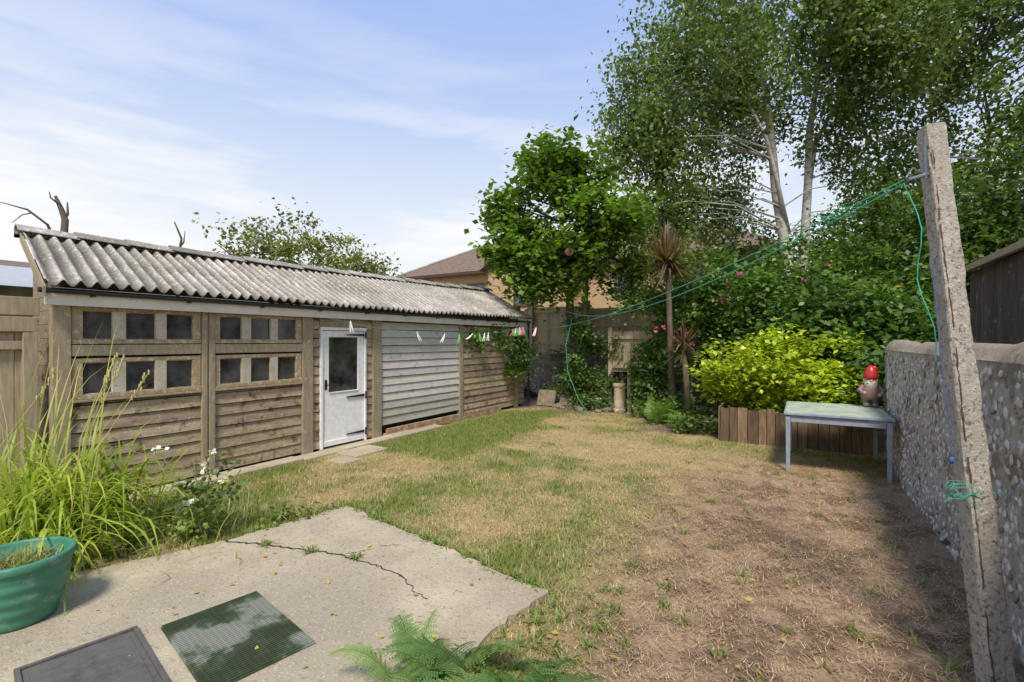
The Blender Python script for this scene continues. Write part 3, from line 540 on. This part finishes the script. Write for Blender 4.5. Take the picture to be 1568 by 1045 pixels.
# ---------------------------------------------------------------- left fence + neighbours
e=empty('timber_fence'); mb=MB(); y=-3.
while y<1.6:
    g=random.uniform(.65,.95); mb.box(-6.42,-6.40+random.uniform(0,.008),y,y+.096,.02,1.78+random.uniform(-.01,.01),(g,g,g)); y+=.1
q=(.75,.75,.75)
mb.box(-6.395,-6.35,-3,1.62,1.62,1.70,q); mb.box(-6.395,-6.35,-3,1.62,.4,.48,q); mb.box(-6.43,-6.33,-3,1.64,1.79,1.93,q); mb.box(-6.425,-6.34,-3,1.66,1.945,2.12,q); mb.box(-6.42,-6.31,1.54,1.64,0,1.78,q)
mb.obj('boards',M['fence'],e,.004,attr=True)
e=empty('neighbour_garage'); mb=MB(); mb.box(-11,-8.,-5,2.5,0,2.25); mb.obj('walls',M['brick'],e)
mb=MB(); mb.add([(-7.6,-5.2,2.32),(-7.6,2.7,2.32),(-9.5,2.7,2.75),(-9.5,-5.2,2.75),(-11.2,2.7,2.3),(-11.2,-5.2,2.3)],[(0,1,2,3),(3,2,4,5),(1,4,2)]); mb.obj('roof',plain('grey_felt',(.38,.40,.42),.6),e)
e=empty('distant_bungalow'); mb=MB(); mb.box(-46,-30,2,15,0,4.); mb.obj('walls',M['brick'],e); mb=MB(); mb.add([(-29.5,1,4),(-29.5,9.8,4),(-38,9.8,6.2),(-38,1,6.2),(-46,1,4),(-46,9.8,4)],[(0,1,2,3),(3,2,5,4),(1,5,2)]); mb.obj('roof',M['tiles'],e)
# ---------------------------------------------------------------- walls
def stonewall(name,p0,p1,h,thick,face,keep=.72,fs=1.0,step=(.05,.064),mm='mortar',tones=(.2,.3,.42,.5,.58,.66,.54,.6)):
    e=empty(name); p0=np.array([*p0,0.]);p1=np.array([*p1,0.]); L=np.linalg.norm(p1-p0); t=(p1-p0)/L; nrm=np.array([*face,0.])
    nu=int(L/.05); nv=int(h/.05); prof=[(0,z) for z in np.linspace(-.05,h-.05,nv)]+[(-.02,h-.02),(-.06,h+.03),(-thick*.35,h+.065),(-thick*.65,h+.06),(-thick+.04,h+.02),(-thick,h-.05),(-thick,0)]
    V=np.array([[p0+t*(L*i/nu)+nrm*a+np.array([0,0,z]) for a,z in prof] for i in range(nu+1)]); m=len(prof)
    D=(fbm(np.arange(nu+1)[:,None]*.05+np.zeros((1,m)),np.array([q[1]+q[0] for q in prof])[None,:]+np.zeros((nu+1,1)),3,33)-.5)*.07
    V=V+D[...,None]*nrm; V[:,nv:nv+5,2]+=((fbm(np.arange(nu+1)*.05,np.zeros(nu+1),1.5,44)-.5)*.12)[:,None]
    idx=np.arange((nu+1)*m).reshape(nu+1,m); F=np.stack([idx[:-1,:-1],idx[1:,:-1],idx[1:,1:],idx[:-1,1:]],-1).reshape(-1,4)
    o=npmesh('mortar_core',V.reshape(-1,3),F,M[mm],e,smooth=True)
    bm=bmesh.new(); bm.from_mesh(o.data); bmesh.ops.holes_fill(bm,edges=[q for q in bm.edges if q.is_boundary]); bm.to_mesh(o.data); bm.free()
    npmesh('coping',V[:,nv-1:].reshape(-1,3)+np.array([0,0,.006])+nrm*.006,np.stack([(q:=np.arange((nu+1)*(m-nv+1)).reshape(nu+1,-1))[:-1,:-1],q[1:,:-1],q[1:,1:],q[:-1,1:]],-1).reshape(-1,4),M['cap' if mm=='mortar' else mm],e,smooth=True)
    bm=bmesh.new(); bmesh.ops.create_icosphere(bm,subdivisions=2,radius=1); iv=np.array([v.co[:] for v in bm.verts]); iff=np.array([[v.index for v in f.verts] for f in bm.faces]); bm.free()
    VV=[];FF=[];CC=[];o=0; z=.04; up=np.array([0,0,1.])
    while z<h-.07:
        x=random.uniform(0,.05)
        while x<L:
            w=random.uniform(.014,.042)*fs; hh=random.uniform(.012,.028)*fs; dp=random.uniform(.004,.013); a=random.gauss(0,.8)
            if random.random()<keep:
                cu=x; cz=z+random.gauss(0,.018); off=(fbm(np.array([cu]),np.array([cz]),3,33)[0]-.5)*.07
                nz=1+.25*np.sin(iv[:,0]*3+random.random()*6)*np.cos(iv[:,2]*4+random.random()*6)+.15*np.sin(iv[:,2]*7+random.random()*6); q=iv*nz[:,None]
                uu=q[:,0]*w*math.cos(a)-q[:,2]*hh*math.sin(a); vv_=q[:,0]*w*math.sin(a)+q[:,2]*hh*math.cos(a)
                VV.append(p0+nrm*(off)+t*cu+up*cz+uu[:,None]*t+vv_[:,None]*up+(q[:,1]*dp)[:,None]*nrm); FF.append(iff+o); o+=len(iv)
                g=random.choice(tones); CC.append(np.tile([[g*1.0,g*.95,g*.87]],(len(iv),1)))
            x+=w*2+random.uniform(.004,.03)
        z+=random.uniform(*step)
    npmesh('flints',np.concatenate(VV),np.concatenate(FF),M['flint'],e,np.concatenate(CC),True)
stonewall('flint_garden_wall',(1.0,1.2),(1.0,8.6),1.62,.3,(-1,0))
stonewall('flint_back_wall',(-8,12.7),(1.2,12.7),1.25,.3,(0,-1),fs=1.5,step=(.07,.09),mm='oldwall',tones=(.12,.2,.26,.34,.42))
e=empty('back_fence'); mb=MB(); x=-9.
while x<3:
    g=random.uniform(.8,1.15); h=2.62 if (x//1.85)%2 else 2.72
    mb.box(x,x+.097,13.05,13.065+random.uniform(0,.01),.2,h,(g,g,g)); x+=.1
for z in (1.6,2.1,2.55): mb.box(-9,3,13.0,13.045,z,z+.08)
for x in np.arange(-9,3.1,1.85): mb.box(x,x+.1,12.92,13.02,0,2.85)
mb.obj('boards',M['fence'],e,.004,attr=True)
e=empty('low_fence_panel'); mb=MB(); x=-4.3
while x<-2.3: g=random.uniform(.8,1.1); mb.box(x,x+.097,12.2,12.215,.9,1.95,(g,g,g)); x+=.1
mb.box(-4.3,-2.3,12.15,12.195,1.0,1.08); mb.box(-4.3,-2.3,12.15,12.195,1.75,1.83); mb.box(-4.35,-4.25,12.1,12.19,0,2.05); mb.box(-2.35,-2.25,12.1,12.19,0,2.05)
mb.obj('boards',M['fence'],e,.004,attr=True)
# ---------------------------------------------------------------- brick house
e=empty('brick_house'); mb=MB(); hx0,hx1,hy0,hy1,he=-22.4,-1.,23.4,32.,5.75
mb.box(hx0,hx1,hy0,hy1,0,he); mb.box(-14.6,-10,21.8,hy0-.003,0,he-.3); mb.obj('walls',M['brick'],e)
mb=MB(); o_=.45; ym=(hy0+hy1)/2; zt=8.25
V=[(hx0-o_,hy0-o_,he+.02),(hx1+o_,hy0-o_,he+.02),(hx1+o_,hy1+o_,he+.02),(hx0-o_,hy1+o_,he+.02),(hx0-o_+4,ym,zt),(hx1+o_-4,ym,zt)]; mb.add(V,[(0,1,5,4),(1,2,5),(2,3,4,5),(3,0,4),(0,3,2,1)])
mb.add([(-14.95,21.4,he-.28),(-9.65,21.4,he-.28),(-12.3,21.4,7.2),(-14.95,27,he-.28),(-9.65,27,he-.28),(-12.3,27,7.2)],[(0,2,5,3),(1,4,5,2)])
mb.obj('roof',M['tiles'],e)
mb=MB(); mb.add([(-14.6,21.8,he-.3),(-10,21.8,he-.3),(-12.3,21.8,6.95)],[(0,1,2)]); mb.obj('gable',M['brick'],e)
mb=MB(); mb.tube([(hx0-.4+3.9,ym,zt+.03),(hx1-3.6,ym,zt+.03)],.12,6); mb.tube([(hx0-o_,hy0-o_,he+.05),(hx0+3.55,ym,zt+.03)],.1,6); mb.obj('ridge_tiles',M['roof'],e,attr=True)
mb=MB(); mb.box(hx0-o_,-14.7,hy0-o_-.02,hy0-o_,he-.14,he+.03); mb.box(-9.9,hx1+o_,hy0-o_-.02,hy0-o_,he-.14,he+.03); mb.obj('gutter_board',plain('brown_trim',(.07,.04,.025),.5),e)
fr=MB();gl=MB()
for x in (-20.3,-17.1,-8.,-5.,-3):
    for z in (1.,3.9):
        gl.box(x,x+1.1,hy0-.02,hy0-.01,z,z+1.15)
        for q in ((x-.06,x+.03,z-.06,z+1.2),(x+1.07,x+1.16,z-.06,z+1.2),(x+.03,x+1.07,z-.06,z+.02),(x+.03,x+1.07,z+1.12,z+1.2),(x+.5,x+.58,z+.02,z+1.12)): fr.box(q[0],q[1],hy0-.06,hy0-.025,q[2],q[3])
gl.box(-12.9,-11.6,21.77,21.79,3.6,4.8)
for q in ((-12.98,-12.9,3.5,4.9),(-11.6,-11.52,3.5,4.9),(-12.9,-11.6,4.8,4.9),(-12.9,-11.6,3.5,3.6),(-12.29,-12.21,3.6,4.8)): fr.box(q[0],q[1],21.73,21.76,q[2],q[3])
fr.obj('window_frames',plain('brown_frame',(.12,.06,.03),.5),e); gl.obj('window_panes',plain('house_glass',(.1,.12,.16),.1),e)
# ---------------------------------------------------------------- dark shed right
e=empty('dark_timber_shed'); mb=MB(); y=3.
while y<8.6: g=random.uniform(.7,1.25); mb.box(1.9,1.925+random.uniform(-.006,.006),y,min(y+.118,8.6),.1,2.60,(g,g,g)); y+=.12
x=1.93
while x<4.2: g=random.uniform(.7,1.25); mb.box(x,x+.118,8.58,8.6,.1,2.60,(g,g,g)); x+=.12
mb.box(1.95,4.2,3,8.55,0,2.55); mb.obj('boards',M['darkboard'],e,.003,attr=True)
mb=MB(); mb.add([(1.78,2.9,2.64),(1.78,8.75,2.64),(3.1,8.75,3.1),(3.1,2.9,3.1),(4.4,8.75,2.64),(4.4,2.9,2.64)],[(0,1,2,3),(3,2,4,5)]); o=mb.obj('roof',M['roof'],e,attr=True); md=o.modifiers.new('s','SOLIDIFY'); md.thickness=.05
mb=MB(); mb.box(1.76,1.785,2.9,8.75,2.58,2.65); mb.obj('eaves_board',M['post'],e)
# ---------------------------------------------------------------- planter
e=empty('timber_planter'); mb=MB(); x=-1.2
while x<.92:
    w=random.uniform(.12,.17); g=random.uniform(.6,1.3); mb.box(x,min(x+w-.008,.97),8.9,8.93+random.uniform(0,.01),.0,.56+random.uniform(-.03,.04),(g,g,g),rot=Matrix.Rotation(random.gauss(0,.012),3,'Y')); x+=w
y=8.95
while y<10.4: g=random.uniform(.6,1.3); mb.box(-1.24,-1.21,y,y+.14,0,.55+random.uniform(-.03,.03),(g,g,g)); y+=.15
mb.obj('boards',M['planter'],e,.004,attr=True)
mb=MB(); mb.box(-1.2,.96,8.94,10.5,0,.5); mb.obj('soil',M['soil'],e)
# ---------------------------------------------------------------- table
e=empty('garden_table'); mb=MB(); tx0,tx1,ty0,ty1=-.21,.94,7.22,8.62; th=.77
for x in (tx0+.02,tx1-.075):
    for y in (ty0+.02,ty1-.075):
        V=[];a=.0275
        for z,s_ in ((0,.8),(th-.04,1.05)):
            for dx,dy in ((-1,-1),(1,-1),(1,1),(-1,1)): V.append((x+a+dx*a*s_,y+a+dy*a*s_,z))
        mb.add(V,[(0,3,2,1),(4,5,6,7),(0,1,5,4),(1,2,6,5),(2,3,7,6),(3,0,4,7)])
mb.box(tx0+.08,tx1-.08,ty0+.028,ty0+.048,th-.12,th-.03); mb.box(tx0+.08,tx1-.08,ty1-.05,ty1-.03,th-.12,th-.03)
mb.box(tx0+.028,tx0+.048,ty0+.08,ty1-.08,th-.12,th-.03); mb.box(tx1-.05,tx1-.03,ty0+.08,ty1-.08,th-.12,th-.03)
mb.obj('frame_and_legs',M['tablepaint'],e,.004)
mb=MB(); mb.box(tx0,tx1,ty0,ty1,th-.028,th); mb.obj('table_edge',M['tablepaint'],e,.004)
mb=MB(); mb.box(tx0+.02,tx1-.02,ty0+.02,ty1-.02,th+.0005,th+.004); mb.obj('table_top',M['tabletop'],e)
# ---------------------------------------------------------------- gnome
e=empty('garden_gnome'); gx_,gy_,gz=.82,8.42,.776
def G(name,mat,fn):
    mb=MB(); fn(mb); mb.obj(name,M[mat],e,smooth=True)
G('boots','bluep',lambda m:(m.ball(gx_-.05,gy_-.03,gz+.03,.042,.065,.035),m.ball(gx_+.05,gy_-.03,gz+.03,.042,.065,.035)))
G('legs','bluep',lambda m:(m.tube([(gx_-.05,gy_,gz+.03),(gx_-.045,gy_,gz+.16)],[.04,.05],10),m.tube([(gx_+.05,gy_,gz+.03),(gx_+.045,gy_,gz+.16)],[.04,.05],10)))
G('coat','coat',lambda m:(m.lathe([(.001,.10),(.10,.105),(.118,.14),(.12,.19),(.105,.26),(.08,.31),(.04,.335),(.001,.34)],gx_,gy_,gz,20,sy=.85),
  m.tube([(gx_-.08,gy_,gz+.29),(gx_-.135,gy_-.03,gz+.23),(gx_-.09,gy_-.1,gz+.2)],[.035,.034,.028],8),m.tube([(gx_+.08,gy_,gz+.29),(gx_+.14,gy_-.02,gz+.22),(gx_+.1,gy_-.1,gz+.18)],[.035,.034,.028],8)))
G('hands','skin',lambda m:(m.ball(gx_-.08,gy_-.115,gz+.2,.024),m.ball(gx_+.09,gy_-.115,gz+.18,.024)))
G('head','skin',lambda m:(m.ball(gx_,gy_-.01,gz+.37,.07,.065,.075),m.ball(gx_,gy_-.08,gz+.365,.02,.02,.018),m.ball(gx_-.035,gy_-.06,gz+.352,.022),m.ball(gx_+.035,gy_-.06,gz+.352,.022),m.ball(gx_-.072,gy_-.01,gz+.37,.014,.012,.022),m.ball(gx_+.072,gy_-.01,gz+.37,.014,.012,.022)))
G('beard','beard',lambda m:(m.lathe([(.001,.17),(.03,.2),(.062,.26),(.078,.31),(.075,.345),(.06,.36)],gx_,gy_-.035,gz,16,sy=.8),m.ball(gx_-.028,gy_-.08,gz+.338,.03,.015,.012),m.ball(gx_+.028,gy_-.08,gz+.338,.03,.015,.012),m.ball(gx_-.06,gy_+.01,gz+.37,.03,.05,.05),m.ball(gx_+.06,gy_+.01,gz+.37,.03,.05,.05)))
G('eyes','black',lambda m:(m.ball(gx_-.025,gy_-.068,gz+.388,.008),m.ball(gx_+.025,gy_-.068,gz+.388,.008)))
G('hat','red',lambda m:(m.lathe([(.078,.40),(.088,.405),(.09,.425),(.084,.45),(.08,.48),(.068,.515),(.05,.55),(.025,.575),(.001,.585)],gx_,gy_,gz,20),m.tube([(gx_-.0,gy_,gz+.54),(gx_+.05,gy_,gz+.55),(gx_+.08,gy_,gz+.51)],[.035,.028,.02],8)))
# ---------------------------------------------------------------- leaning concrete post
e=empty('concrete_post'); b0=np.array([.80,3.13,-.1]); b1=np.array([.585,3.36,2.84]); ax=(b1-b0)/np.linalg.norm(b1-b0)
s1=np.array([math.cos(math.radians(20)),math.sin(math.radians(20)),0.]); s2=np.cross(ax,s1); s2/=np.linalg.norm(s2); s1=np.cross(s2,ax)
N=170; V=[]; prof=[]; hw=.052
for k in range(4):
    c=[(-1,-1),(1,-1),(1,1),(-1,1)]; a=c[k];b_=c[(k+1)%4]
    for j in range(8): t=j/8; prof.append((a[0]+(b_[0]-a[0])*t,a[1]+(b_[1]-a[1])*t))
n=len(prof)
for i in range(N+1):
    p=b0+(b1-b0)*i/N; tap=1.10-.2*i/N
    for j,(a,b_) in enumerate(prof):
        cor=(abs(a)>.98 and abs(b_)>.98)
        r=.95 if cor else 1
        nz=(vn(i*.3,j*.9,1,5)-.5)*.06+(vn(i*.9,j*2.1,1,6)-.5)*.06 - (cor>0)*.34*max(0,vn(i*.12,j,1.3,15)-.45)
        V.append(p+(s1*a+s2*b_)*hw*tap*(r+nz))
idx=np.arange((N+1)*n).reshape(N+1,n); F=[(idx[i,j],idx[i,(j+1)%n],idx[i+1,(j+1)%n],idx[i+1,j]) for i in range(N) for j in range(n)]
mb=MB(); mb.add(V,F+[tuple(idx[N])]); mb.obj('shaft',M['conpost'],e)
mb=MB(); pts=[]
sgn=1 if np.dot(s2,np.array([.2,-1,0]))>0 else -1
for i in range(0,101):
    u=.05+.90*i/100; p=b0+(b1-b0)*u; tap=1.10-.2*u; q=p-s1*hw*tap*(.72+.06*math.sin(i*.17))+s2*sgn*hw*tap*1.0; pts.append(q+rng.normal(size=3)*.0014)
sg=0
while sg<100:
    ln=random.randint(8,24); seg=pts[sg:sg+ln]
    if len(seg)>2: mb.tube(seg,[.0034+random.uniform(-.0012,.0012) for _ in seg],6)
    sg+=ln+random.randint(0,3)
mb.obj('rusted_reinforcement',M['rust'],e)
tp=b0+(b1-b0)*.91; mb=MB(); mb.tube([tp-s1*.05-s2*.02,tp-s1*.16-s2*.05+np.array([0,0,-.03])],.011,8); mb.tube([tp-s1*.05,tp-s1*.11+np.array([0,0,.05]),tp-s1*.14],.006,6); mb.tube([tp+s1*.02+np.array([0,0,.1]),tp+s1*.2+np.array([0,0,.06])],.004,6)
mb.tube([tp-s1*.065-s2*.03+np.array([0,0,-.03]),tp-s1*.07-s2*.03+np.array([0,0,.2])],.006,6)
mb.obj('line_bracket',plain('galvanised',(.2,.22,.25),.4,.6),e)
# ---------------------------------------------------------------- washing lines
e=empty('washing_line'); mb=MB(); A=np.array(tp-s1*.15+np.array([0,0,-.03]))
def cat(a,b_,sag,n=30): 
    a=np.array(a,float);b_=np.array(b_,float); return [a+(b_-a)*i/n-np.array([0,0,4*sag*(i/n)*(1-i/n)]) for i in range(n+1)]
L1=cat(A,(-5.1,11.2,2.45),.35); L1b=cat((-5.1,11.2,2.45),(-6.2,11.0,2.02),.02,6); mb.tube(L1,.004,5); mb.tube(L1b,.004,5)
L2=cat(A+np.array([0,0,.02]),(-5.7,9.9,2.0),.27); mb.tube(L2,.003,5)
L3=cat((-6.08,4.7,2.06),(-5.7,9.9,2.0),.22); mb.tube(L3,.0025,5)
hank=[A]+[np.array([.49+.02*math.sin(k*.9)+k*.009,3.25+.02*math.cos(k*1.3),2.45-.085*k]) for k in range(1,11)]
mb.tube(hank,.0025,5)
tang=[]; c0=b0+(b1-b0)*.36
for k in range(70): a=k*.55; tang.append(c0-s1*.075-s2*.04+np.array([.05*math.cos(a)+.02*math.sin(a*2.3),.03*math.sin(a),.035*math.sin(a*.7)+.02*math.sin(a*1.9)]))
mb.tube(tang,.0014,5); mb.tube([c0-s1*.07-s2*.05,c0-s2*.066+np.array([0,0,-.01]),c0+s1*.075-s2*.02,c0+s1*.18+np.array([0,0,-.02])],.0022,5)
tg2=[np.array(L1[1])+np.array([.06*math.cos(k*.7)-k*.006,.05*math.sin(k*.7)+k*.004,.03*math.sin(k*.45)]) for k in range(60)]; mb.tube(tg2,.0016,5)
mb.tube([(-5.0,11.3,2.3),(-5.05,11.0,1.6),(-4.95,10.9,.95),(-4.6,10.7,.35),(-4.1,10.2,.03)],.006,5)
mb.obj('line',M['rope'],e)
mb=MB(); mb.tube([b0+(b1-b0)*.75-s1*.062,b0+(b1-b0)*.6-s1*.075,b0+(b1-b0)*.5-s1*.07,b0+(b1-b0)*.42-s1*.078],.002,6)
q=b0+(b1-b0)*.41; mb.ball(q[0]-.075,q[1]-.03,q[2],.013,.013,.018)
mb.obj('blue_rope',M['bluerope'],e)
def at(Lp,u): i=min(int(u*(len(Lp)-1)),len(Lp)-2); f=u*(len(Lp)-1)-i; return Lp[i]*(1-f)+Lp[i+1]*f
pm={'pwhite':MB(),'pink':MB(),'pgreen':MB()}
pegs=[(L3,.09,'pwhite'),(L3,.36,'pwhite'),(L3,.50,'pwhite'),(L3,.58,'pgreen'),(L3,.66,'pwhite'),(L3,.70,'pgreen'),(L3,.735,'pwhite'),(L3,.76,'pwhite'),(L3,.93,'pgreen'),(L3,.945,'pink'),(L3,.96,'pwhite'),(L3,.975,'pgreen'),(L3,.99,'pwhite'),(L2,.99,'pink'),(L2,.98,'pgreen'),(L2,.97,'pink'),(L2,.86,'pink'),(L2,.85,'pink'),(L2,.845,'pwhite')]
for Lp,u,c in pegs:
    p=at(Lp,u); a=random.gauss(0,.35)
    for s_ in (-1,1):
        v=np.array([math.sin(a+s_*.12)*.6,math.sin(a+s_*.12),-math.cos(a)])*.15
        pm[c].tube([p+np.array([0,0,.03]),p+v*.5+np.array([.006*s_,0,0]),p+v],[.009,.013,.010],4)
for k,v in pm.items(): v.obj('pegs_'+k,M[k],e)
# ---------------------------------------------------------------- bits at the back
e=empty('chimney_pot'); mb=MB(); mb.lathe([(.001,0),(.15,0),(.16,.05),(.13,.1),(.12,.45),(.125,.6),(.15,.63),(.15,.68),(.12,.69),(.11,.6),(.1,.1)],-3.75,11.2,0,22); mb.obj('pot',M['clay'],e,smooth=False)
e=empty('compost_bin'); mb=MB(); mb.lathe([(.001,.0),(.32,0),(.30,.3),(.29,.32),(.28,.7),(.30,.72),(.27,.8),(.26,.83),(.001,.86)],-3.2,11.5,.2,26); mb.obj('bin',M['black'],e,smooth=True)
e=empty('leaning_boards'); mb=MB(); mb.box(-6.0,-5.5,11.3,11.35,0,.42,c=(.6,.6,.6),rot=Matrix.Rotation(-.35,3,'X')); mb.box(-5.45,-5.1,11.5,11.56,.0,.3,c=(.5,.5,.5),rot=Matrix.Rotation(-.5,3,'X'))
mb.box(-4.9,-3.9,11.75,11.8,.05,.16,c=(.7,.7,.7),rot=Matrix.Rotation(.12,3,'Y')); mb.box(-4.55,-4.43,12.3,12.36,0,1.1,c=(.8,.8,.8),rot=Matrix.Rotation(.15,3,'Y')); mb.box(-4.1,-4.0,12.35,12.4,0,1.0,c=(.6,.6,.6),rot=Matrix.Rotation(-.1,3,'Y'))
mb.obj('boards',M['wood'],e,.006,attr=True)
for nm,x,y,s,mt in (('terracotta_plant_pot',-4.35,11.55,1.,'clay'),('terracotta_plant_pot',-4.75,11.35,.75,'rust'),('white_plant_pot',-3.15,10.7,.9,'cap'),('black_plant_pot',-2.75,10.45,1.1,'black')):
    mb=MB(); mb.lathe([(.001,0),(.10*s,0),(.13*s,.22*s),(.145*s,.23*s),(.145*s,.26*s),(.12*s,.26*s),(.11*s,.2*s),(.001,.2*s)],x,y,0,20); mb.obj(nm,M[mt])
bm=bmesh.new()
for _ in range(40):
    x=random.uniform(-5.4,-2.8);y=random.uniform(10.9,12.3);r=random.uniform(.05,.13)
    g=bmesh.ops.create_icosphere(bm,subdivisions=2,radius=r,matrix=Matrix.Translation((x,y,r*.35)))
    for v in g['verts']: v.co+=Vector((random.gauss(0,.1),random.gauss(0,.1),random.gauss(0,.1)))*r; v.co.z=v.co.z*.7
me=bpy.data.meshes.new('rubble_stones'); bm.to_mesh(me); bm.free(); add('rubble_stones',me,M['oldwall'])
mb=MB(); mb.box(-3.52,-3.44,11.1,11.18,0,1.55); mb.obj('wooden_stake',M['post'],None,.008)
mb=MB(); mb.lathe([(.001,-.03),(.03,-.028),(.085,-.01),(.1,0),(.085,.012),(.03,.03),(.001,.032)],0,0,0,20); o=mb.obj('hanging_disc',M['rust']); o.location=(-4.6,10.2,3.75); o.rotation_euler=(math.radians(80),0,.5)
# ---------------------------------------------------------------- world, sun, camera
el,az=56,154   # azimuth clockwise from +Y
w=bpy.data.worlds.new('World'); S.world=w; w.use_nodes=True; nt=w.node_tree; bg=nt.nodes['Background']
sky=nt.nodes.new('ShaderNodeTexSky'); sky.sky_type='NISHITA'; sky.sun_disc=False; sky.sun_elevation=math.radians(el); sky.sun_rotation=math.radians(az); sky.air_density=1.0; sky.dust_density=1.; sky.ozone_density=2.
tc=nt.nodes.new('ShaderNodeTexCoord'); sp=nt.nodes.new('ShaderNodeSeparateXYZ'); nt.links.new(tc.outputs['Generated'],sp.inputs[0])
mp=nt.nodes.new('ShaderNodeMapping'); mp.inputs['Scale'].default_value=(1.5,1.5,8.5); mp.inputs['Rotation'].default_value=(.06,.1,.4); nt.links.new(tc.outputs['Generated'],mp.inputs[0])
hz=ramp(nt,sp.outputs[2],[(.0,(1,.99,.97)),(.14,(.94,.96,.98)),(.27,(.76,.84,.97)),(.42,(.54,.67,.96)),(.60,(.38,.52,.94)),(1.,(.34,.48,.88))])
hs=nt.nodes.new('ShaderNodeVectorMath'); hs.operation='SCALE'; hs.inputs['Scale'].default_value=1.04/.14; nt.links.new(hz.outputs[0],hs.inputs[0])
c=mix(nt,.88,sky.outputs[0],hs.outputs[0])
n=noise(nt,mp.outputs[0],1.6,8,.55); r=ramp(nt,n.outputs['Fac'],[(.44,0.),(.62,1.)])
mm=nt.nodes.new('ShaderNodeMath'); mm.operation='MULTIPLY'; nt.links.new(r.outputs[0],mm.inputs[0]); rz2=ramp(nt,sp.outputs[2],[(.1,1.),(.27,.85),(.38,.35),(.55,.1)]); nt.links.new(rz2.outputs[0],mm.inputs[1])
c=mix(nt,mm.outputs[0],c,(7.2,7.2,7.2)); nt.links.new(c,bg.inputs['Color']); bg.inputs['Strength'].default_value=.14
sl=bpy.data.lights.new('sun','SUN'); sl.energy=4.5; sl.angle=math.radians(12); sl.color=(1,.93,.82); so=bpy.data.objects.new('sun',sl); col.objects.link(so)
d=Vector((math.sin(math.radians(az))*math.cos(math.radians(el)),math.cos(math.radians(az))*math.cos(math.radians(el)),math.sin(math.radians(el))))
so.rotation_euler=d.to_track_quat('Z','Y').to_euler(); so.location=d*30
cam=bpy.data.cameras.new('camera'); cam.lens=17; cam.sensor_width=36; cam.clip_end=1500; cam.clip_start=.05; co=bpy.data.objects.new('camera',cam); col.objects.link(co)
co.location=(0,0,1.7); co.rotation_euler=(math.radians(90),0,math.radians(31)); S.camera=co
